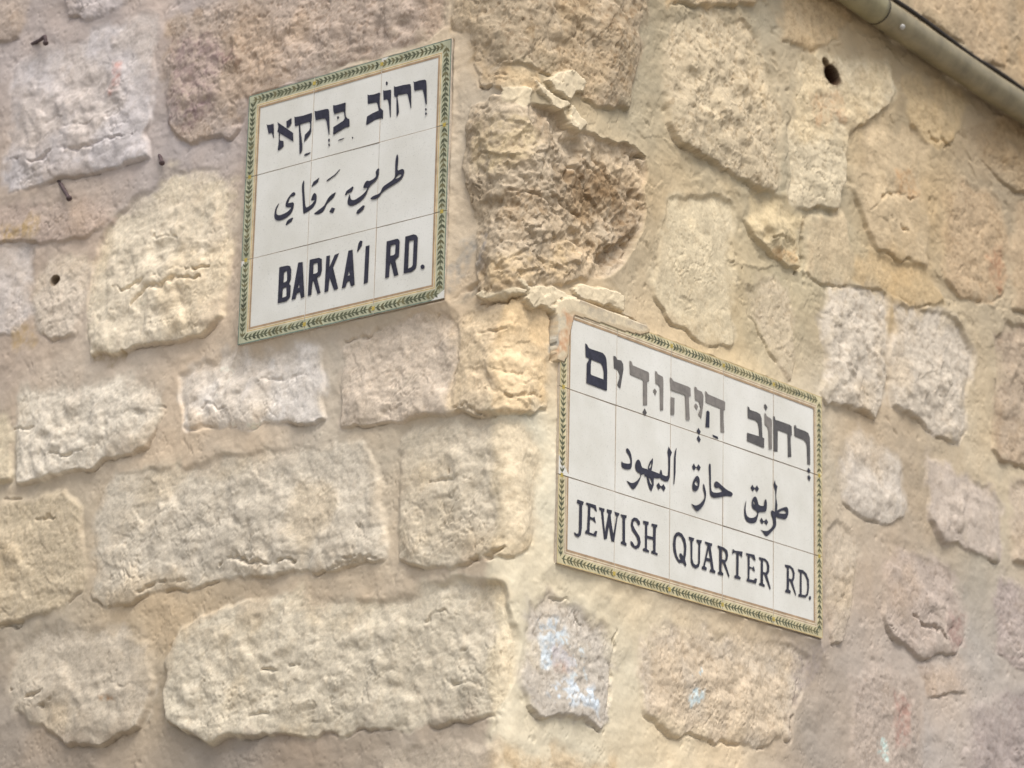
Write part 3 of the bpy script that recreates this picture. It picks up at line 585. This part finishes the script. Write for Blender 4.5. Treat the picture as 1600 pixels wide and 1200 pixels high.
softn = fbm(U, Z, 12, 3, 231); smear = fbm(U, Z, 15, 4, 239); n_big = fbm(UW, ZW, 8, 3, 263); pale = fbm(UW, ZW, 11, 5, 271, .6)
cr0 = np.abs(vnoise(UW*9+n_mid*.35, ZW*26+n_mid*.5, 281)); cr1 = np.abs(vnoise(UW*21+n_mid*.5, ZW*44, 291))
crease = np.clip(1-cr0/.035, 0, 1)*sstep(.05, .5, fbm(U, Z, 9, 2, 285))+.6*np.clip(1-cr1/.05, 0, 1)*sstep(.1, .5, fbm(U, Z, 14, 2, 295))
GAIN_S = np.array([1.20, 1.22, 1.30]); GAIN_M = np.array([1.06, 1.13, 1.25]); 

# mortar
rightup = sstep(.1, .5, U)*sstep(3.5, 3.9, Z)
H = .002+.0045*n_lo+.0018*n_mid+.00025*n_hi+.0004*fbm(U, Z, 18, 3, 251, .5, 60)+rightup*(.0040*n_big+.0008*fac2+.0016*fac1-.002*pits2)-.0022*pits2*sstep(.1, .5, pale)-.0014*pits*sstep(-.1, .4, smear)-.0016*np.clip(1-np.abs(vnoise(UW*6+n_mid*.5, ZW*7+n_mid*.5, 401))/.016, 0, 1)*sstep(.1, .35, fbm(U, Z, 5, 3, 405))
# each face of the corner was pointed in its own mix: greyer on the left street, creamier on the right
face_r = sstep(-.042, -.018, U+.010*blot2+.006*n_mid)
Cs = []
for right in (False, True):
    Cc = np.zeros((NZ, NU, 3)); wsum = np.zeros((NZ, NU, 1))
    for (p, c) in MORTAR:
        if (p[0] > -20) != right: continue
        w = np.exp(-(((U-p[0]/1000.)**2+(Z-p[1]/1000.)**2)/(2*.13**2)))[..., None]+1e-7
        Cc += w*lin(c); wsum += w
    Cs.append(Cc/wsum)
C = Cs[0]*(1-face_r[..., None])+Cs[1]*face_r[..., None]
C = C*GAIN_M*(1+.05*stain+.025*blot+.012*n_hi+.05*pale)[..., None]
tint = np.clip(stain, -1, 1)[..., None]; C = C*(1+tint*np.array([.02, -.02, -.07]))
grain = np.zeros((NZ, NU)); quoin = np.zeros((NZ, NU), bool)
def window(P, pad):
    P = np.asarray(P, float).reshape(-1, 2)/1000.
    i0, i1 = np.searchsorted(za, [P[:, 1].min()-pad, P[:, 1].max()+pad]); j0, j1 = np.searchsorted(ua, [P[:, 0].min()-pad, P[:, 0].max()+pad])
    return (slice(max(i0, 0), i1), slice(max(j0, 0), j1)), P
def blur(a, k=5, n=3):
    for _ in range(n):
        for ax in (0, 1):
            kk = min(k, (a.shape[ax]-1)//2)
            if kk < 1: continue
            p = np.concatenate([np.repeat(np.take(a, [0], ax), kk+1, ax), a, np.repeat(np.take(a, [-1], ax), kk, ax)], ax)
            c = np.cumsum(p, ax); m = a.shape[ax]; w = 2*kk+1
            a = (np.take(c, range(w, w+m), ax)-np.take(c, range(0, m), ax))/w
    return a
def lay_stone(k, col, prot, rough, pit, edge, poly, is_q=False):
    w, P = window(poly, .22 if is_q else .06)
    if min(U[w].shape) < 3: return
    r = random.Random(k*31+5)
    x = UW[w]; z = ZW[w]; d = sd_poly(x, z, poly)
    cu, cz = P.mean(0); tu = r.uniform(-.03, .03); tz = r.uniform(-.045, .01)
    pr = prot/1000.*.80; ro = rough/1000.*(1.0 if is_q else .68)
    # joints: mortar smeared softly over the tops and ends, undercut below
    below = np.clip(np.gradient(sd_poly(U[w], Z[w], poly), axis=0)/np.maximum(np.gradient(Z[w], axis=0), 1e-6), 0, 1)
    below = blur(below)
    e = edge/1000.*((1.7-1.2*below)*(.6+.8*np.clip(softn[w]+.4, 0, 1.5)))
    d = d+(.0065 if cu > .05 else .005)
    dj = d+.0035*blot2[w]-.005*np.clip(smear[w], 0, 1.2)*(1-below)
    if is_q: d = d-.005; e = .003; dj = d+.003*blot[w]; side = sstep(-.06, .09, (U[w]-cu)+(Z[w]-cz)*.55)
    m = sstep(-e*.5, e, dj)
    dome = 1-np.exp(-np.maximum(d, 0)/(.046-.037*below))
    tt = np.clip((P[:, 1].max()-Z[w])/max(P[:, 1].max()-P[:, 1].min(), .03)+.25*blot2[w], 0, 1); tt = .12+.88*sstep(-.1, .8, tt)
    h = .0025+pr*(.42+.55*np.clip(.5+.9*softn[w]+.4*blot2[w], 0, 1.3))*tt*((.06+.49*below)+(.94-.49*below)*dome)+tu*(U[w]-cu)+tz*(Z[w]-cz)
    sm = .3+.7*np.clip(dome, 0, 1)
    if is_q:
        f0 = fbm(UW[w], ZW[w], 7.5, 4, 301, .55); f1 = fbm(UW[w]+.03*n_mid[w], ZW[w]+.03*n_hi[w]*.2, 24, 4, 317, .6)
        h = .004+.013*(1-side)*(.35+.65*dome)-.002*side
        hol = fbm(UW[w]*.75+ZW[w]*.55, ZW[w]*.75-UW[w]*.55, 9, 4, 341, .5, 17); f2 = fbm(UW[w], ZW[w], 60, 4, 351, .6)
        h = h+sm*ro*(.34*f0+.15*f1+.20*fac1[w]+.13*fac2[w]+.11*f2)+.0012*n_hi[w]-.006*crease[w]-(.3+.7*side)*.015*sstep(.10, .55, hol)
    else:
        h = h+sm*ro*(.40*n_big[w]+r.uniform(.05, .18)*n_mid[w]+r.uniform(.06, .34)*fac1[w]+r.uniform(.02, .10)*fac2[w]+r.uniform(.08, .36)*n_bed[w])+r.uniform(.0003, .0008)*n_hi[w]-r.choice((0, .0012, .0035))*crease[w]*sm
    h = h-pit*(.0024*pits[w]+.0034*pits2[w])-(0 if is_q else .0022)*crag[w]*sm*(.35+.65*sstep(.4, .95, tt))
    if is_q:      # the render round the broken stone stands proud of it on its upper right
        up = .0085*np.exp(np.minimum(d, 0)/.035)*side*(d < .02); H[w] = H[w]+up
    H[w] = H[w]*(1-m)+h*m
    if not is_q: H[w] -= .0048*below*np.exp(-((dj+.0005)/.0022)**2)*sstep(-.05, .45, smear[w]+.8*blot[w]+.1)
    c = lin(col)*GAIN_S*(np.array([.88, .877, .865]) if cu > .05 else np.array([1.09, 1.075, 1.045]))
    cm = C[w].reshape(-1, 3).mean(0); c = c*.74+cm*.26
    cc = np.ones(x.shape+(3,))*c
    if cu < .05: cc = cc*(1-face_r[w][..., None])+cc*np.array([1.05, 1.02, .95])*face_r[w][..., None]  # right-facing side of corner stones: warmer, brighter light put into the colour
    def mix(amt, target):
        nonlocal cc
        amt = np.clip(amt, 0, 1)[..., None]; cc = cc*(1-amt)+cc*np.array(target)*amt
    mix(sstep(.05, .75, stain[w]+r.uniform(-.15, .25))*.45, (1.0, .91, .77))
    mix(sstep(.05, .8, -stain[w]+r.uniform(-.2, .2)+.3*blot[w])*.35, (.87, .88, .90))
    mix(sstep(.10, .75, pale[w]+r.uniform(-.2, .2))*.6, (1.13, 1.13, 1.12))
    mix(sstep(.25, .8, -pale[w]+.35*blot[w])*.28, (.84, .81, .76))
    cc = cc*(1+.11*blot[w]+.05*n_hi[w]+.07*n_bed[w])[..., None]
    if is_q:
        dk = fbm(UW[w], ZW[w], 17, 6, 361, .62); mix(sstep(.05, .55, dk)*(.45+.4*side), (.58, .52, .45)); mix(sstep(.15, .6, -dk)*.6, (1.22, 1.24, 1.26))
    sp = sstep(.34, .66, speck[w]+.25*blot[w])*(.08+.36*pit)
    cc = cc*(1-sp[..., None]*np.array([.60, .68, .76]))
    es = .004+.011*(1-below) if not is_q else .002
    mm_ = sstep(-es, es, dj+(.003+.006*(1-below))*blot2[w]*(0 if is_q else 1))[..., None]
    if not is_q: mm_ = mm_*(1-.75*(sstep(.05, .55, smear[w]+.35*blot2[w])*np.exp(-np.maximum(d, 0)/.030))[..., None])
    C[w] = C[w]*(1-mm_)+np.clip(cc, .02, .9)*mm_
    grain[w] = np.maximum(grain[w]*(1-m), m)
    if is_q: quoin[w] |= (sd_poly(U[w], Z[w], poly) > 0)
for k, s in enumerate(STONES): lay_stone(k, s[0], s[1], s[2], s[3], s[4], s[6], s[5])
# the wall beyond what the photograph frames: the same rubble courses carried on
TRACED = [(min(s[6][0::2])/1000., max(s[6][0::2])/1000., min(s[6][1::2])/1000., max(s[6][1::2])/1000.) for s in STONES]
rr = random.Random(11); z0 = .05; kk = 1000
while z0 < 6.3:
    hh = rr.uniform(.22, .33); u0 = -3.55+rr.uniform(0, .3)
    while u0 < 4.1:
        L = rr.uniform(.25, .6); a, b_, c_, d_ = u0+.02, u0+L-.02, z0+.02, z0+hh-.02
        if b_ < 0: free = b_ < -1.27 or c_ > 4.14-.22*a or d_ < 2.78
        elif a > 0: free = a > 1.64 or c_ > 4.14+.30*b_ or d_ < 2.78+.12*a
        else: free = c_ > 4.20 or d_ < 2.76
        if free and not any(a < q[1]+.012 and b_ > q[0]-.012 and c_ < q[3]+.012 and d_ > q[2]-.012 for q in TRACED):
            j = lambda s: rr.uniform(-s, s)
            pts = [(a+j(.012), c_+j(.012)), ((a+b_)/2, c_+j(.012)), (b_+j(.012), c_+j(.012)), (b_+j(.01), (c_+d_)/2), (b_+j(.012), d_+j(.012)), ((a+b_)/2, d_+j(.012)), (a+j(.012), d_+j(.012)), (a+j(.01), (c_+d_)/2)]
            g = rr.uniform(-14, 14)
            lay_stone(kk, (190+g, 176+g, 154+g), rr.uniform(8, 15), 6, .4, 7, sum([[p[0]*1000, p[1]*1000] for p in pts], []))
            kk += 1
        u0 += L
    z0 += hh
# broken render lips round the corner stone
for k, (hmm, poly) in enumerate(FLAKES):
    w, P = window(poly, .03)
    x = U[w]+wu[w]*.8+.0022*n_hi[w]+.003*blot[w]; z = Z[w]+wz[w]*.8+.002*blot[w]; d = sd_poly(x, z, poly)
    m = sstep(-.0008, .0010, d)
    h = hmm/1000.+.0015*n_big[w]+.0014*n_mid[w]+.0007*n_hi[w]+.0018*fac2[w]-.002*crease[w]
    H[w] = np.where(m > 0, H[w]*(1-m)+np.maximum(h, H[w]-.004)*m, H[w])
    c = lin((208, 188, 154))*GAIN_M*(1+.08*blot[w]+.05*n_hi[w]+.10*pale[w])[..., None]
    C[w] = C[w]*(1-m[..., None])+c*m[..., None]; grain[w] = grain[w]*(1-m)+.45*m
# cracks and open joints
for wmm, dmm, line in CRACKS:
    w, P = window(line, .03)
    jit = fbm(U[w], Z[w], 60, 3, 331)
    d, t = d_line(U[w]+wu[w]*1.3+.0020*n_hi[w]+.003*jit, Z[w]+wz[w]*1.3+.004*jit+.0012*n_hi[w], line)
    wd_ = wmm/2000.*(.30+.70*np.sin(np.pi*np.clip(t*.9+.05, 0, 1)))*(1+.7*blot[w])
    g = np.exp(-(d/np.maximum(wd_, 4e-4))**2)*np.clip(.75+.9*blot[w]+.5*jit, .15, 1.25)
    H[w] = H[w]-.75*dmm/1000.*g
# colour stains, smears of paint and cement
for col, st_, soft, poly in PATCHES:
    w, P = window(poly, .06)
    d = sd_poly(UW[w]+wu[w]*1.5, ZW[w]+wz[w]*1.5, poly)+.004*blot[w]
    s = soft/1000.; m = sstep(-s, s, d)*st_*np.clip(.75+.55*speck[w]+.35*blot[w], 0, 1.25)*(1.25*sstep(-.30, .12, blot[w]+.6*speck[w]) if col[2] > col[0] else 1)
    m = np.clip(m, 0, 1)[..., None]; C[w] = C[w]*(1-m)+lin(col)*m
# drilled holes
for (p, rad, dep, col) in ((HOLE, .0162, .06, (58, 34, 20)), (HOLE2, .008, .012, (110, 90, 66)), (PIT4, .008, .014, (120, 104, 86))):
    d = np.hypot((U-p[0]/1000.)*.72+wu*.6, (Z-p[1]/1000.)+wz*.6); m = sstep(rad*1.15, rad*.8, d)
    H -= dep*m; mm_ = sstep(rad*1.5, rad*1.0, d)[..., None]; C = C*(1-mm_)+lin(col)*mm_
# bed the two signs flat on the plaster
for sg in (SIGN_1, SIGN_2):
    left = sg is SIGN_1; o = sg['o']; nB = [sg['B'][i][2] for i in range(3)]
    cu = o[0] if left else o[1]; cz = o[2]
    du = np.abs(U-cu)-sg['W']/2; dz = np.abs(Z-cz)-sg['H']/2; d = np.maximum(du, dz)
    # height of the sign's face above the wall plane, and plaster worked up to its edge
    if left: face = -(o[1]-(nB[0]*(U-o[0])+nB[2]*(Z-cz))/nB[1]); flat = sstep(-.02, -.085, U)
    else: face = o[0]-(nB[1]*(U-o[1])+nB[2]*(Z-cz))/nB[0]; flat = sstep(.02, .085, U)
    ring = np.exp(-np.maximum(d+.004*blot, 0)/.022)*flat*(d < .16)
    under = sstep(.0015, -.002, d)
    cover = np.zeros(H.shape, bool)
    if not left:
        for (hmm, poly) in FLAKES[-2:]: cover |= sd_poly(U, Z, poly) > -.006
    bed = np.minimum(face-.0026+.0026*n_mid+.0012*blot2+.0003*n_hi, face-.0010)
    Hn = H*(1-ring)+bed*ring; Hn = np.where(d < .006, np.minimum(Hn, face-.0008), Hn)
    Hn = Hn*(1-under)+np.minimum(Hn, face-.006)*under
    H = np.where(cover, np.where(d < .01, np.maximum(H, face+.0015), H), Hn)
H = H.astype(np.float32)

px_, py_, nx_, ny_ = profile(U)
VX = px_+nx_*H; VY = py_+ny_*H; VZ = Z+0*H
# smooth normals of the whole field, so that its pieces join without a seam
Pv = np.stack([VX, VY, VZ], -1)
du_ = np.gradient(Pv, axis=1); dz_ = np.gradient(Pv, axis=0)
Nv = np.cross(du_, dz_); Nv /= np.linalg.norm(Nv, axis=-1, keepdims=True)+1e-12
idx = np.arange(NZ*NU).reshape(NZ, NU)
quads = np.stack([idx[:-1, :-1], idx[:-1, 1:], idx[1:, 1:], idx[1:, :-1]], -1).reshape(-1, 4)
fq = quoin[:-1, :-1].reshape(-1); fu = (U[:-1, :-1]+U[:-1, 1:]).reshape(-1) < 0
KA = 1.0
COLR = np.clip(C*KA, .01, .85); PvF = Pv.reshape(-1, 3); NvF = Nv.reshape(-1, 3); CF = COLR.reshape(-1, 3); GF = grain.reshape(-1)
def field_mesh(name, sel, parent, extra=None):
    q = quads[sel]; used, inv = np.unique(q, return_inverse=True); q = inv.reshape(-1, 4).astype(np.int32)
    me = bpy.data.meshes.new(name); me.vertices.add(len(used)); me.vertices.foreach_set('co', PvF[used].astype(np.float32).ravel())
    me.loops.add(q.size); me.loops.foreach_set('vertex_index', q.ravel()); me.polygons.add(len(q))
    me.polygons.foreach_set('loop_start', np.arange(0, q.size, 4, dtype=np.int32))
    me.polygons.foreach_set('loop_total', np.full(len(q), 4, np.int32)); me.polygons.foreach_set('use_smooth', np.ones(len(q), bool))
    me.update(calc_edges=True); me.validate()
    a = me.attributes.new('Col', 'FLOAT_COLOR', 'POINT'); a.data.foreach_set('color', np.concatenate([CF[used], np.ones((len(used), 1))], 1).astype(np.float32).ravel())
    g = me.attributes.new('Grain', 'FLOAT', 'POINT'); g.data.foreach_set('value', GF[used].astype(np.float32))
    me.normals_split_custom_set_from_vertices(NvF[used].astype(np.float32))
    me.materials.append(M_WALL); o = bpy.data.objects.new(name, me); COL.objects.link(o); o.parent = parent
    return o
building = tag(empty('stone_building'), 'old limestone building corner of rough blocks in wide tan mortar, carrying both tiled street signs', 'building')
wl = field_mesh('wall', (~fq) & fu, building); wr = field_mesh('wall', (~fq) & ~fu, building)
qs = field_mesh('corner_stone', fq, building); qs['label'] = 'broken rough brown corner stone with crumbling face'
# the mass of the building behind its two faces
k = .35
bm = G()
v = [(-3.6, -.02+.03, 0), (-3.6, 4.2, 0), (-.03, 4.2, 0), (-.10, .10, 0)]
v = [(-3.6, .04, 0), (-.10, .04, 0), (-.04, .10, 0), (-.04, 4.2, 0), (-3.6, 4.2, 0)]
n = len(v); vv = v+[(a, b, 6.38) for a, b, c in v]
bm.add(vv, [tuple(range(n))[::-1], tuple(range(n, 2*n))]+[(i, (i+1) % n, n+(i+1) % n, n+i) for i in range(n)])
bm.build('rubble_core', plain('rubble_fill', (.40, .35, .27), .95, .1, .3, 8, .01), building)

# ------------------------------------------------------------------ street level
gnd = mesh_obj('street_paving', [(-60, -60, 0), (60, -60, 0), (60, 60, 0), (-60, 60, 0)], [(0, 1, 2, 3)], M_PAVE); gnd.location.z = -.004
tag(gnd, 'worn stone street paving below the corner', 'ground', kind='structure')

# ------------------------------------------------------------------ tiled street signs
def chaikin(P, n=1):
    for _ in range(n):
        Q = []
        for i in range(len(P)):
            a = P[i]; b = P[(i+1) % len(P)]
            Q += [(a[0]*.75+b[0]*.25, a[1]*.75+b[1]*.25), (a[0]*.25+b[0]*.75, a[1]*.25+b[1]*.75)]
        P = Q
    return P
def make_sign(sg, glyphs, nx, ny, style, label, group):
    root = empty('street_sign'); B = Matrix(sg['B']); W, Hh = sg['W'], sg['H']
    root.matrix_world = Matrix.Translation(Vector(sg['o'])) @ B.to_4x4()
    tag(root, label, 'street sign', group)
    ox, oy = -W/2, -Hh/2; tw, th = W/nx, Hh/ny; r = random.Random(style)
    p = G()
    v, f = slab(ox+.002, oy+.002, ox+W-.002, oy+Hh-.002, -.014, -.0014, .0005); p.add(v, f, 1)
    for i in range(nx):
        for j in range(ny):
            g = .00018 if style == 1 else .00045
            v, f = slab(ox+i*tw+g, oy+j*th+g, ox+(i+1)*tw-g, oy+(j+1)*th-g, -.010, 0, .0005)
            # a hair of unevenness between hand-set tiles
            a, b, dz = r.uniform(-.006, .006), r.uniform(-.006, .006), 0
            cx, cy = ox+(i+.5)*tw, oy+(j+.5)*th
            v = [(x, y, z+(a*(x-cx)+b*(y-cy) if z > -.005 else 0)) for x, y, z in v]
            p.add(v, f[:2], 0); p.add(v, f[2:], 1)
    p.build('tile_panel', [M_TILE, M_GROUT], root)
    # painted vine border, broken at the tile joints
    b = G(); z1, z2, z3 = .0006, .0008, .0010
    if style == 1: lines = [(.0002, .0021, 0), (.0021, .0192, 1), (.0192, .0208, 4), (.0208, .0226, 2), (.0226, .0240, 4), (.0240, .0278, 3)]
    else: lines = [(.0004, .0016, 2), (.0016, .0180, 1), (.0180, .0196, 4), (.0196, .0212, 3), (.0212, .0232, 4), (.0232, .0272, 3)]
    def strip(side, n, d0, d1, m, z):
        L = W if side in (0, 2) else Hh; cell = L/n
        for i in range(n):
            s0, s1 = i*cell+.0008, (i+1)*cell-.0008
            a0 = max(s0, d0); a1 = min(s1, L-d0); c0 = max(s0, d1); c1 = min(s1, L-d1)
            q = [(a0, d0), (a1, d0), (c1, d1), (c0, d1)]
            P3 = []
            for s, d in q:
                if side == 0: P3.append((ox+s, oy+d, z))
                elif side == 2: P3.append((ox+W-s, oy+Hh-d, z))
                elif side == 1: P3.append((ox+W-d, oy+s, z))
                else: P3.append((ox+d, oy+Hh-s, z))
            b.add(P3, [(0, 1, 2, 3)], m)
    for side, n in ((0, nx), (1, ny), (2, nx), (3, ny)):
        for d0, d1, m in lines: strip(side, n, d0, d1, m, z1)
    b.build('border', [M_TEAL if style == 1 else M_OCHRE, M_BAND1 if style == 1 else M_BAND2, M_OCHRE, M_TAN, M_CREAM], root)
    lf = G(); pitch = .0088; mid = .0105 if style == 1 else .0098
    def put(side, s, d):
        if side == 0: return (ox+s, oy+d)
        if side == 2: return (ox+W-s, oy+Hh-d)
        if side == 1: return (ox+W-d, oy+s)
        return (ox+d, oy+Hh-s)
    zc = [0]
    def leaf(side, s, d, ang, L, w, m):
        pts = []
        for t, ww in ((0, .25), (.3, 1), (.6, .85), (1, .05), (.6, -.85), (.3, -1), (0, -.25)):
            ls, ld = t*L*math.cos(ang)-ww*w*math.sin(ang), t*L*math.sin(ang)+ww*w*math.cos(ang)
            x, y = put(side, s+ls, min(max(d+ld, .0018), .0188)); pts.append((x, y, z2+zc[0]*1e-6))
        zc[0] = (zc[0]+1) % 150
        lf.add(pts, [tuple(range(7))], m)
    for side in range(4):
        L = W if side in (0, 2) else Hh; n = nx if side in (0, 2) else ny; cell = L/n; fw = 1 if style == 1 else .85
        for i in range(n):
            rev = -1 if (side+i*0) % 2 else 1
            k = int((cell-.006)/pitch)
            for q in range(k):
                s = i*cell+.006+(q+.5)*(cell-.010)/k+r.uniform(-.001, .001)
                if s < .012 or s > L-.012: continue
                hd = 0 if rev > 0 else math.pi
                m = 0 if r.random() < .72 else 1
                for sg_ in (1, -1): leaf(side, s-rev*.003, mid, hd+sg_*r.uniform(.55, .85)*rev, r.uniform(.0090, .0125), r.uniform(.0015, .0024)*fw, m)
                leaf(side, s-rev*.006, mid+r.uniform(-.0005, .0005), hd, .0140, .0011, m)
            if i:
                for a in range(4): leaf(side, i*cell, mid, a*math.pi/2+.78, .005, .002, 2)
    lf.build('vine_leaf_pattern', M_LEAF1+[M_YEL], bpy.data.objects[[o.name for o in root.children if o.name.startswith('border')][0]])
    # lettering, one painted line after another
    names = {'h': 'hebrew_lettering', 'a': 'arabic_lettering', 'l': 'latin_lettering'}
    for ln in 'hal':
        gt = G(); zi = 0
        for line, tone, smooth, outl in glyphs:
            if line != ln: continue
            polys = []
            for o in outl:
                P = [(o[i]/10000.+ox, o[i+1]/10000.+oy) for i in range(0, len(o), 2)]
                polys.append(chaikin(P, 2 if smooth else 1) if smooth else P)
            zz = z3+zi*.00003; zi = (zi+1) % 12
            flat = [q for P in polys for q in P]
            tris = tessellate_polygon([[Vector((q[0], q[1], 0)) for q in P] for P in polys])
            fs = []
            for t in tris:
                (x0, y0), (x1, y1), (x2, y2) = [flat[i] for i in t]
                fs.append(t if (x1-x0)*(y2-y0)-(x2-x0)*(y1-y0) > 0 else t[::-1])
            gt.add([(x, y, zz) for x, y in flat], fs, tone-1)
        gt.build(names[ln], M_INK[1:], root)
    return root
GS = 'ceramic street name signs on the corner'
make_sign(SIGN_1, GLYPHS_1, 3, 3, 1, 'square white tile sign reading BARKA\u2019I RD. with green vine border', GS)
make_sign(SIGN_2, GLYPHS_2, 5, 3, 2, 'wide white tile sign reading JEWISH QUARTER RD. with yellow vine border', GS)

# ------------------------------------------------------------------ drain pipe, cable, nails
PIPE_AXIS = [[.037, .42, 6.3], [.037, .42, 5.4], [.037, .42, 4.62], [.037, .445, 4.49], [.037, .52, 4.425]]+PIPE_AXIS[1:]+[[.037, 2.6, 4.27], [.037, 3.9, 4.17]]
CABLE_AXIS = [[.014, .60, 6.2], [.014, .60, 4.9], [.014, .64, 4.60], [.014, .80, 4.49]]+CABLE_AXIS+[[.014, 2.8, 4.31], [.014, 3.9, 4.22]]
pr = empty('drain_pipe', PIPE_AXIS[8]); tag(pr, 'olive grey painted drain pipe sloping down across the stone wall', 'pipe')
inv = Vector(pr.location)
ax = [p-inv for p in resample(PIPE_AXIS, .012)]; J = Vector(PIPE_JOINT)-inv
kj = min(range(len(ax)), key=lambda i: (ax[i]-J).length)
g = G(); g.add(*tube(ax[kj-2:], .0285, 40)); g.build('pipe_length', M_PIPE, pr, True)
g = G(); g.add(*tube(ax[:kj+1], [.0300]*(kj)+[.0292], 40)); so = g.build('pipe_socket', M_PIPE2, pr, True)
t = (ax[kj+1]-ax[kj-1]).normalized()
g = G(); g.add(*tube([ax[kj]+t*q for q in (0, .0006, .0030, .0036)], [.0286, .0296, .0296, .0286], 40)); g.build('joint_seal', M_RUBBER, so, True)
# screw under the pipe
sc = Vector(PIPE_SCREW)-inv; ki = min(range(len(ax)), key=lambda i: (ax[i]-sc).length); t = (ax[ki+1]-ax[ki-1]).normalized()
dirn = (sc-ax[ki]); dirn = (dirn-t*dirn.dot(t)); dirn = (dirn.normalized()*.6+Vector((.75, -.2, 0))).normalized(); dirn = (dirn-t*dirn.dot(t)).normalized()
g = G(); base = ax[ki]+dirn*.0275; g.add(*tube([base, base+dirn*.004, base+dirn*.0055], [.0055, .0055, .0035], 16)); g.build('screw_head', M_STEEL, pr, True)
# saddles that hold it to the wall, one above and one below the frame
for kb in (6, len(ax)-8):
    g = G(); t = (ax[kb+1]-ax[kb-1]).normalized()
    g.add(*tube([ax[kb]-t*.012, ax[kb]+t*.012], .0318, 32)); g.add(*tube([ax[kb], Vector((-.02-inv.x, ax[kb].y, ax[kb].z))], .008, 12)); g.build('wall_bracket', M_STEEL, pr, True)
c = resample(CABLE_AXIS, .015); g = G(); rc = random.Random(3)
g.add(*tube([p+Vector((.0015*math.sin(i*.35), 0, .0012*math.sin(i*.23+1))) for i, p in enumerate(c)], .0048, 12)); cb = g.build('cable', M_CABLE, None, True)
tag(cb, 'thin dark cable running along the wall just above the drain pipe', 'cable')
NL = ['dark slanting iron nail jutting from mortar below the big white block', 'bent iron nail stub above the top left corner of the white block', 'small rusty nail stub in mortar right of the white block base']
for i, (a, bq) in enumerate(NAILS):
    a = Vector(a); bq = Vector(bq); nd = empty('iron_nail', a); d = bq-a; L = d.length; d.normalize()
    tag(nd, NL[i], 'nail', 'iron nails left in the wall')
    if i == 1: path = [-d*.02, d*L*.5, d*L*.85+Vector((0, 0, .002)), d*L+Vector((0, -.002, -.012))]
    else: path = [-d*.02, d*L*.5, d*L*.97]
    rad = (.0038, .0036, .0036)[i]
    g = G(); g.add(*tube(resample(path, .006), rad, 10)); g.build('shank', M_IRON, nd, True)
    g = G(); e = path[-1]; dd = (path[-1]-path[-2]).normalized(); g.add(*tube([e-dd*.001, e+dd*.001, e+dd*.004, e+dd*.005], [rad*1.1, rad*1.5, rad*1.4, rad*.9], 10)); g.build('head', M_IRON, nd, True)
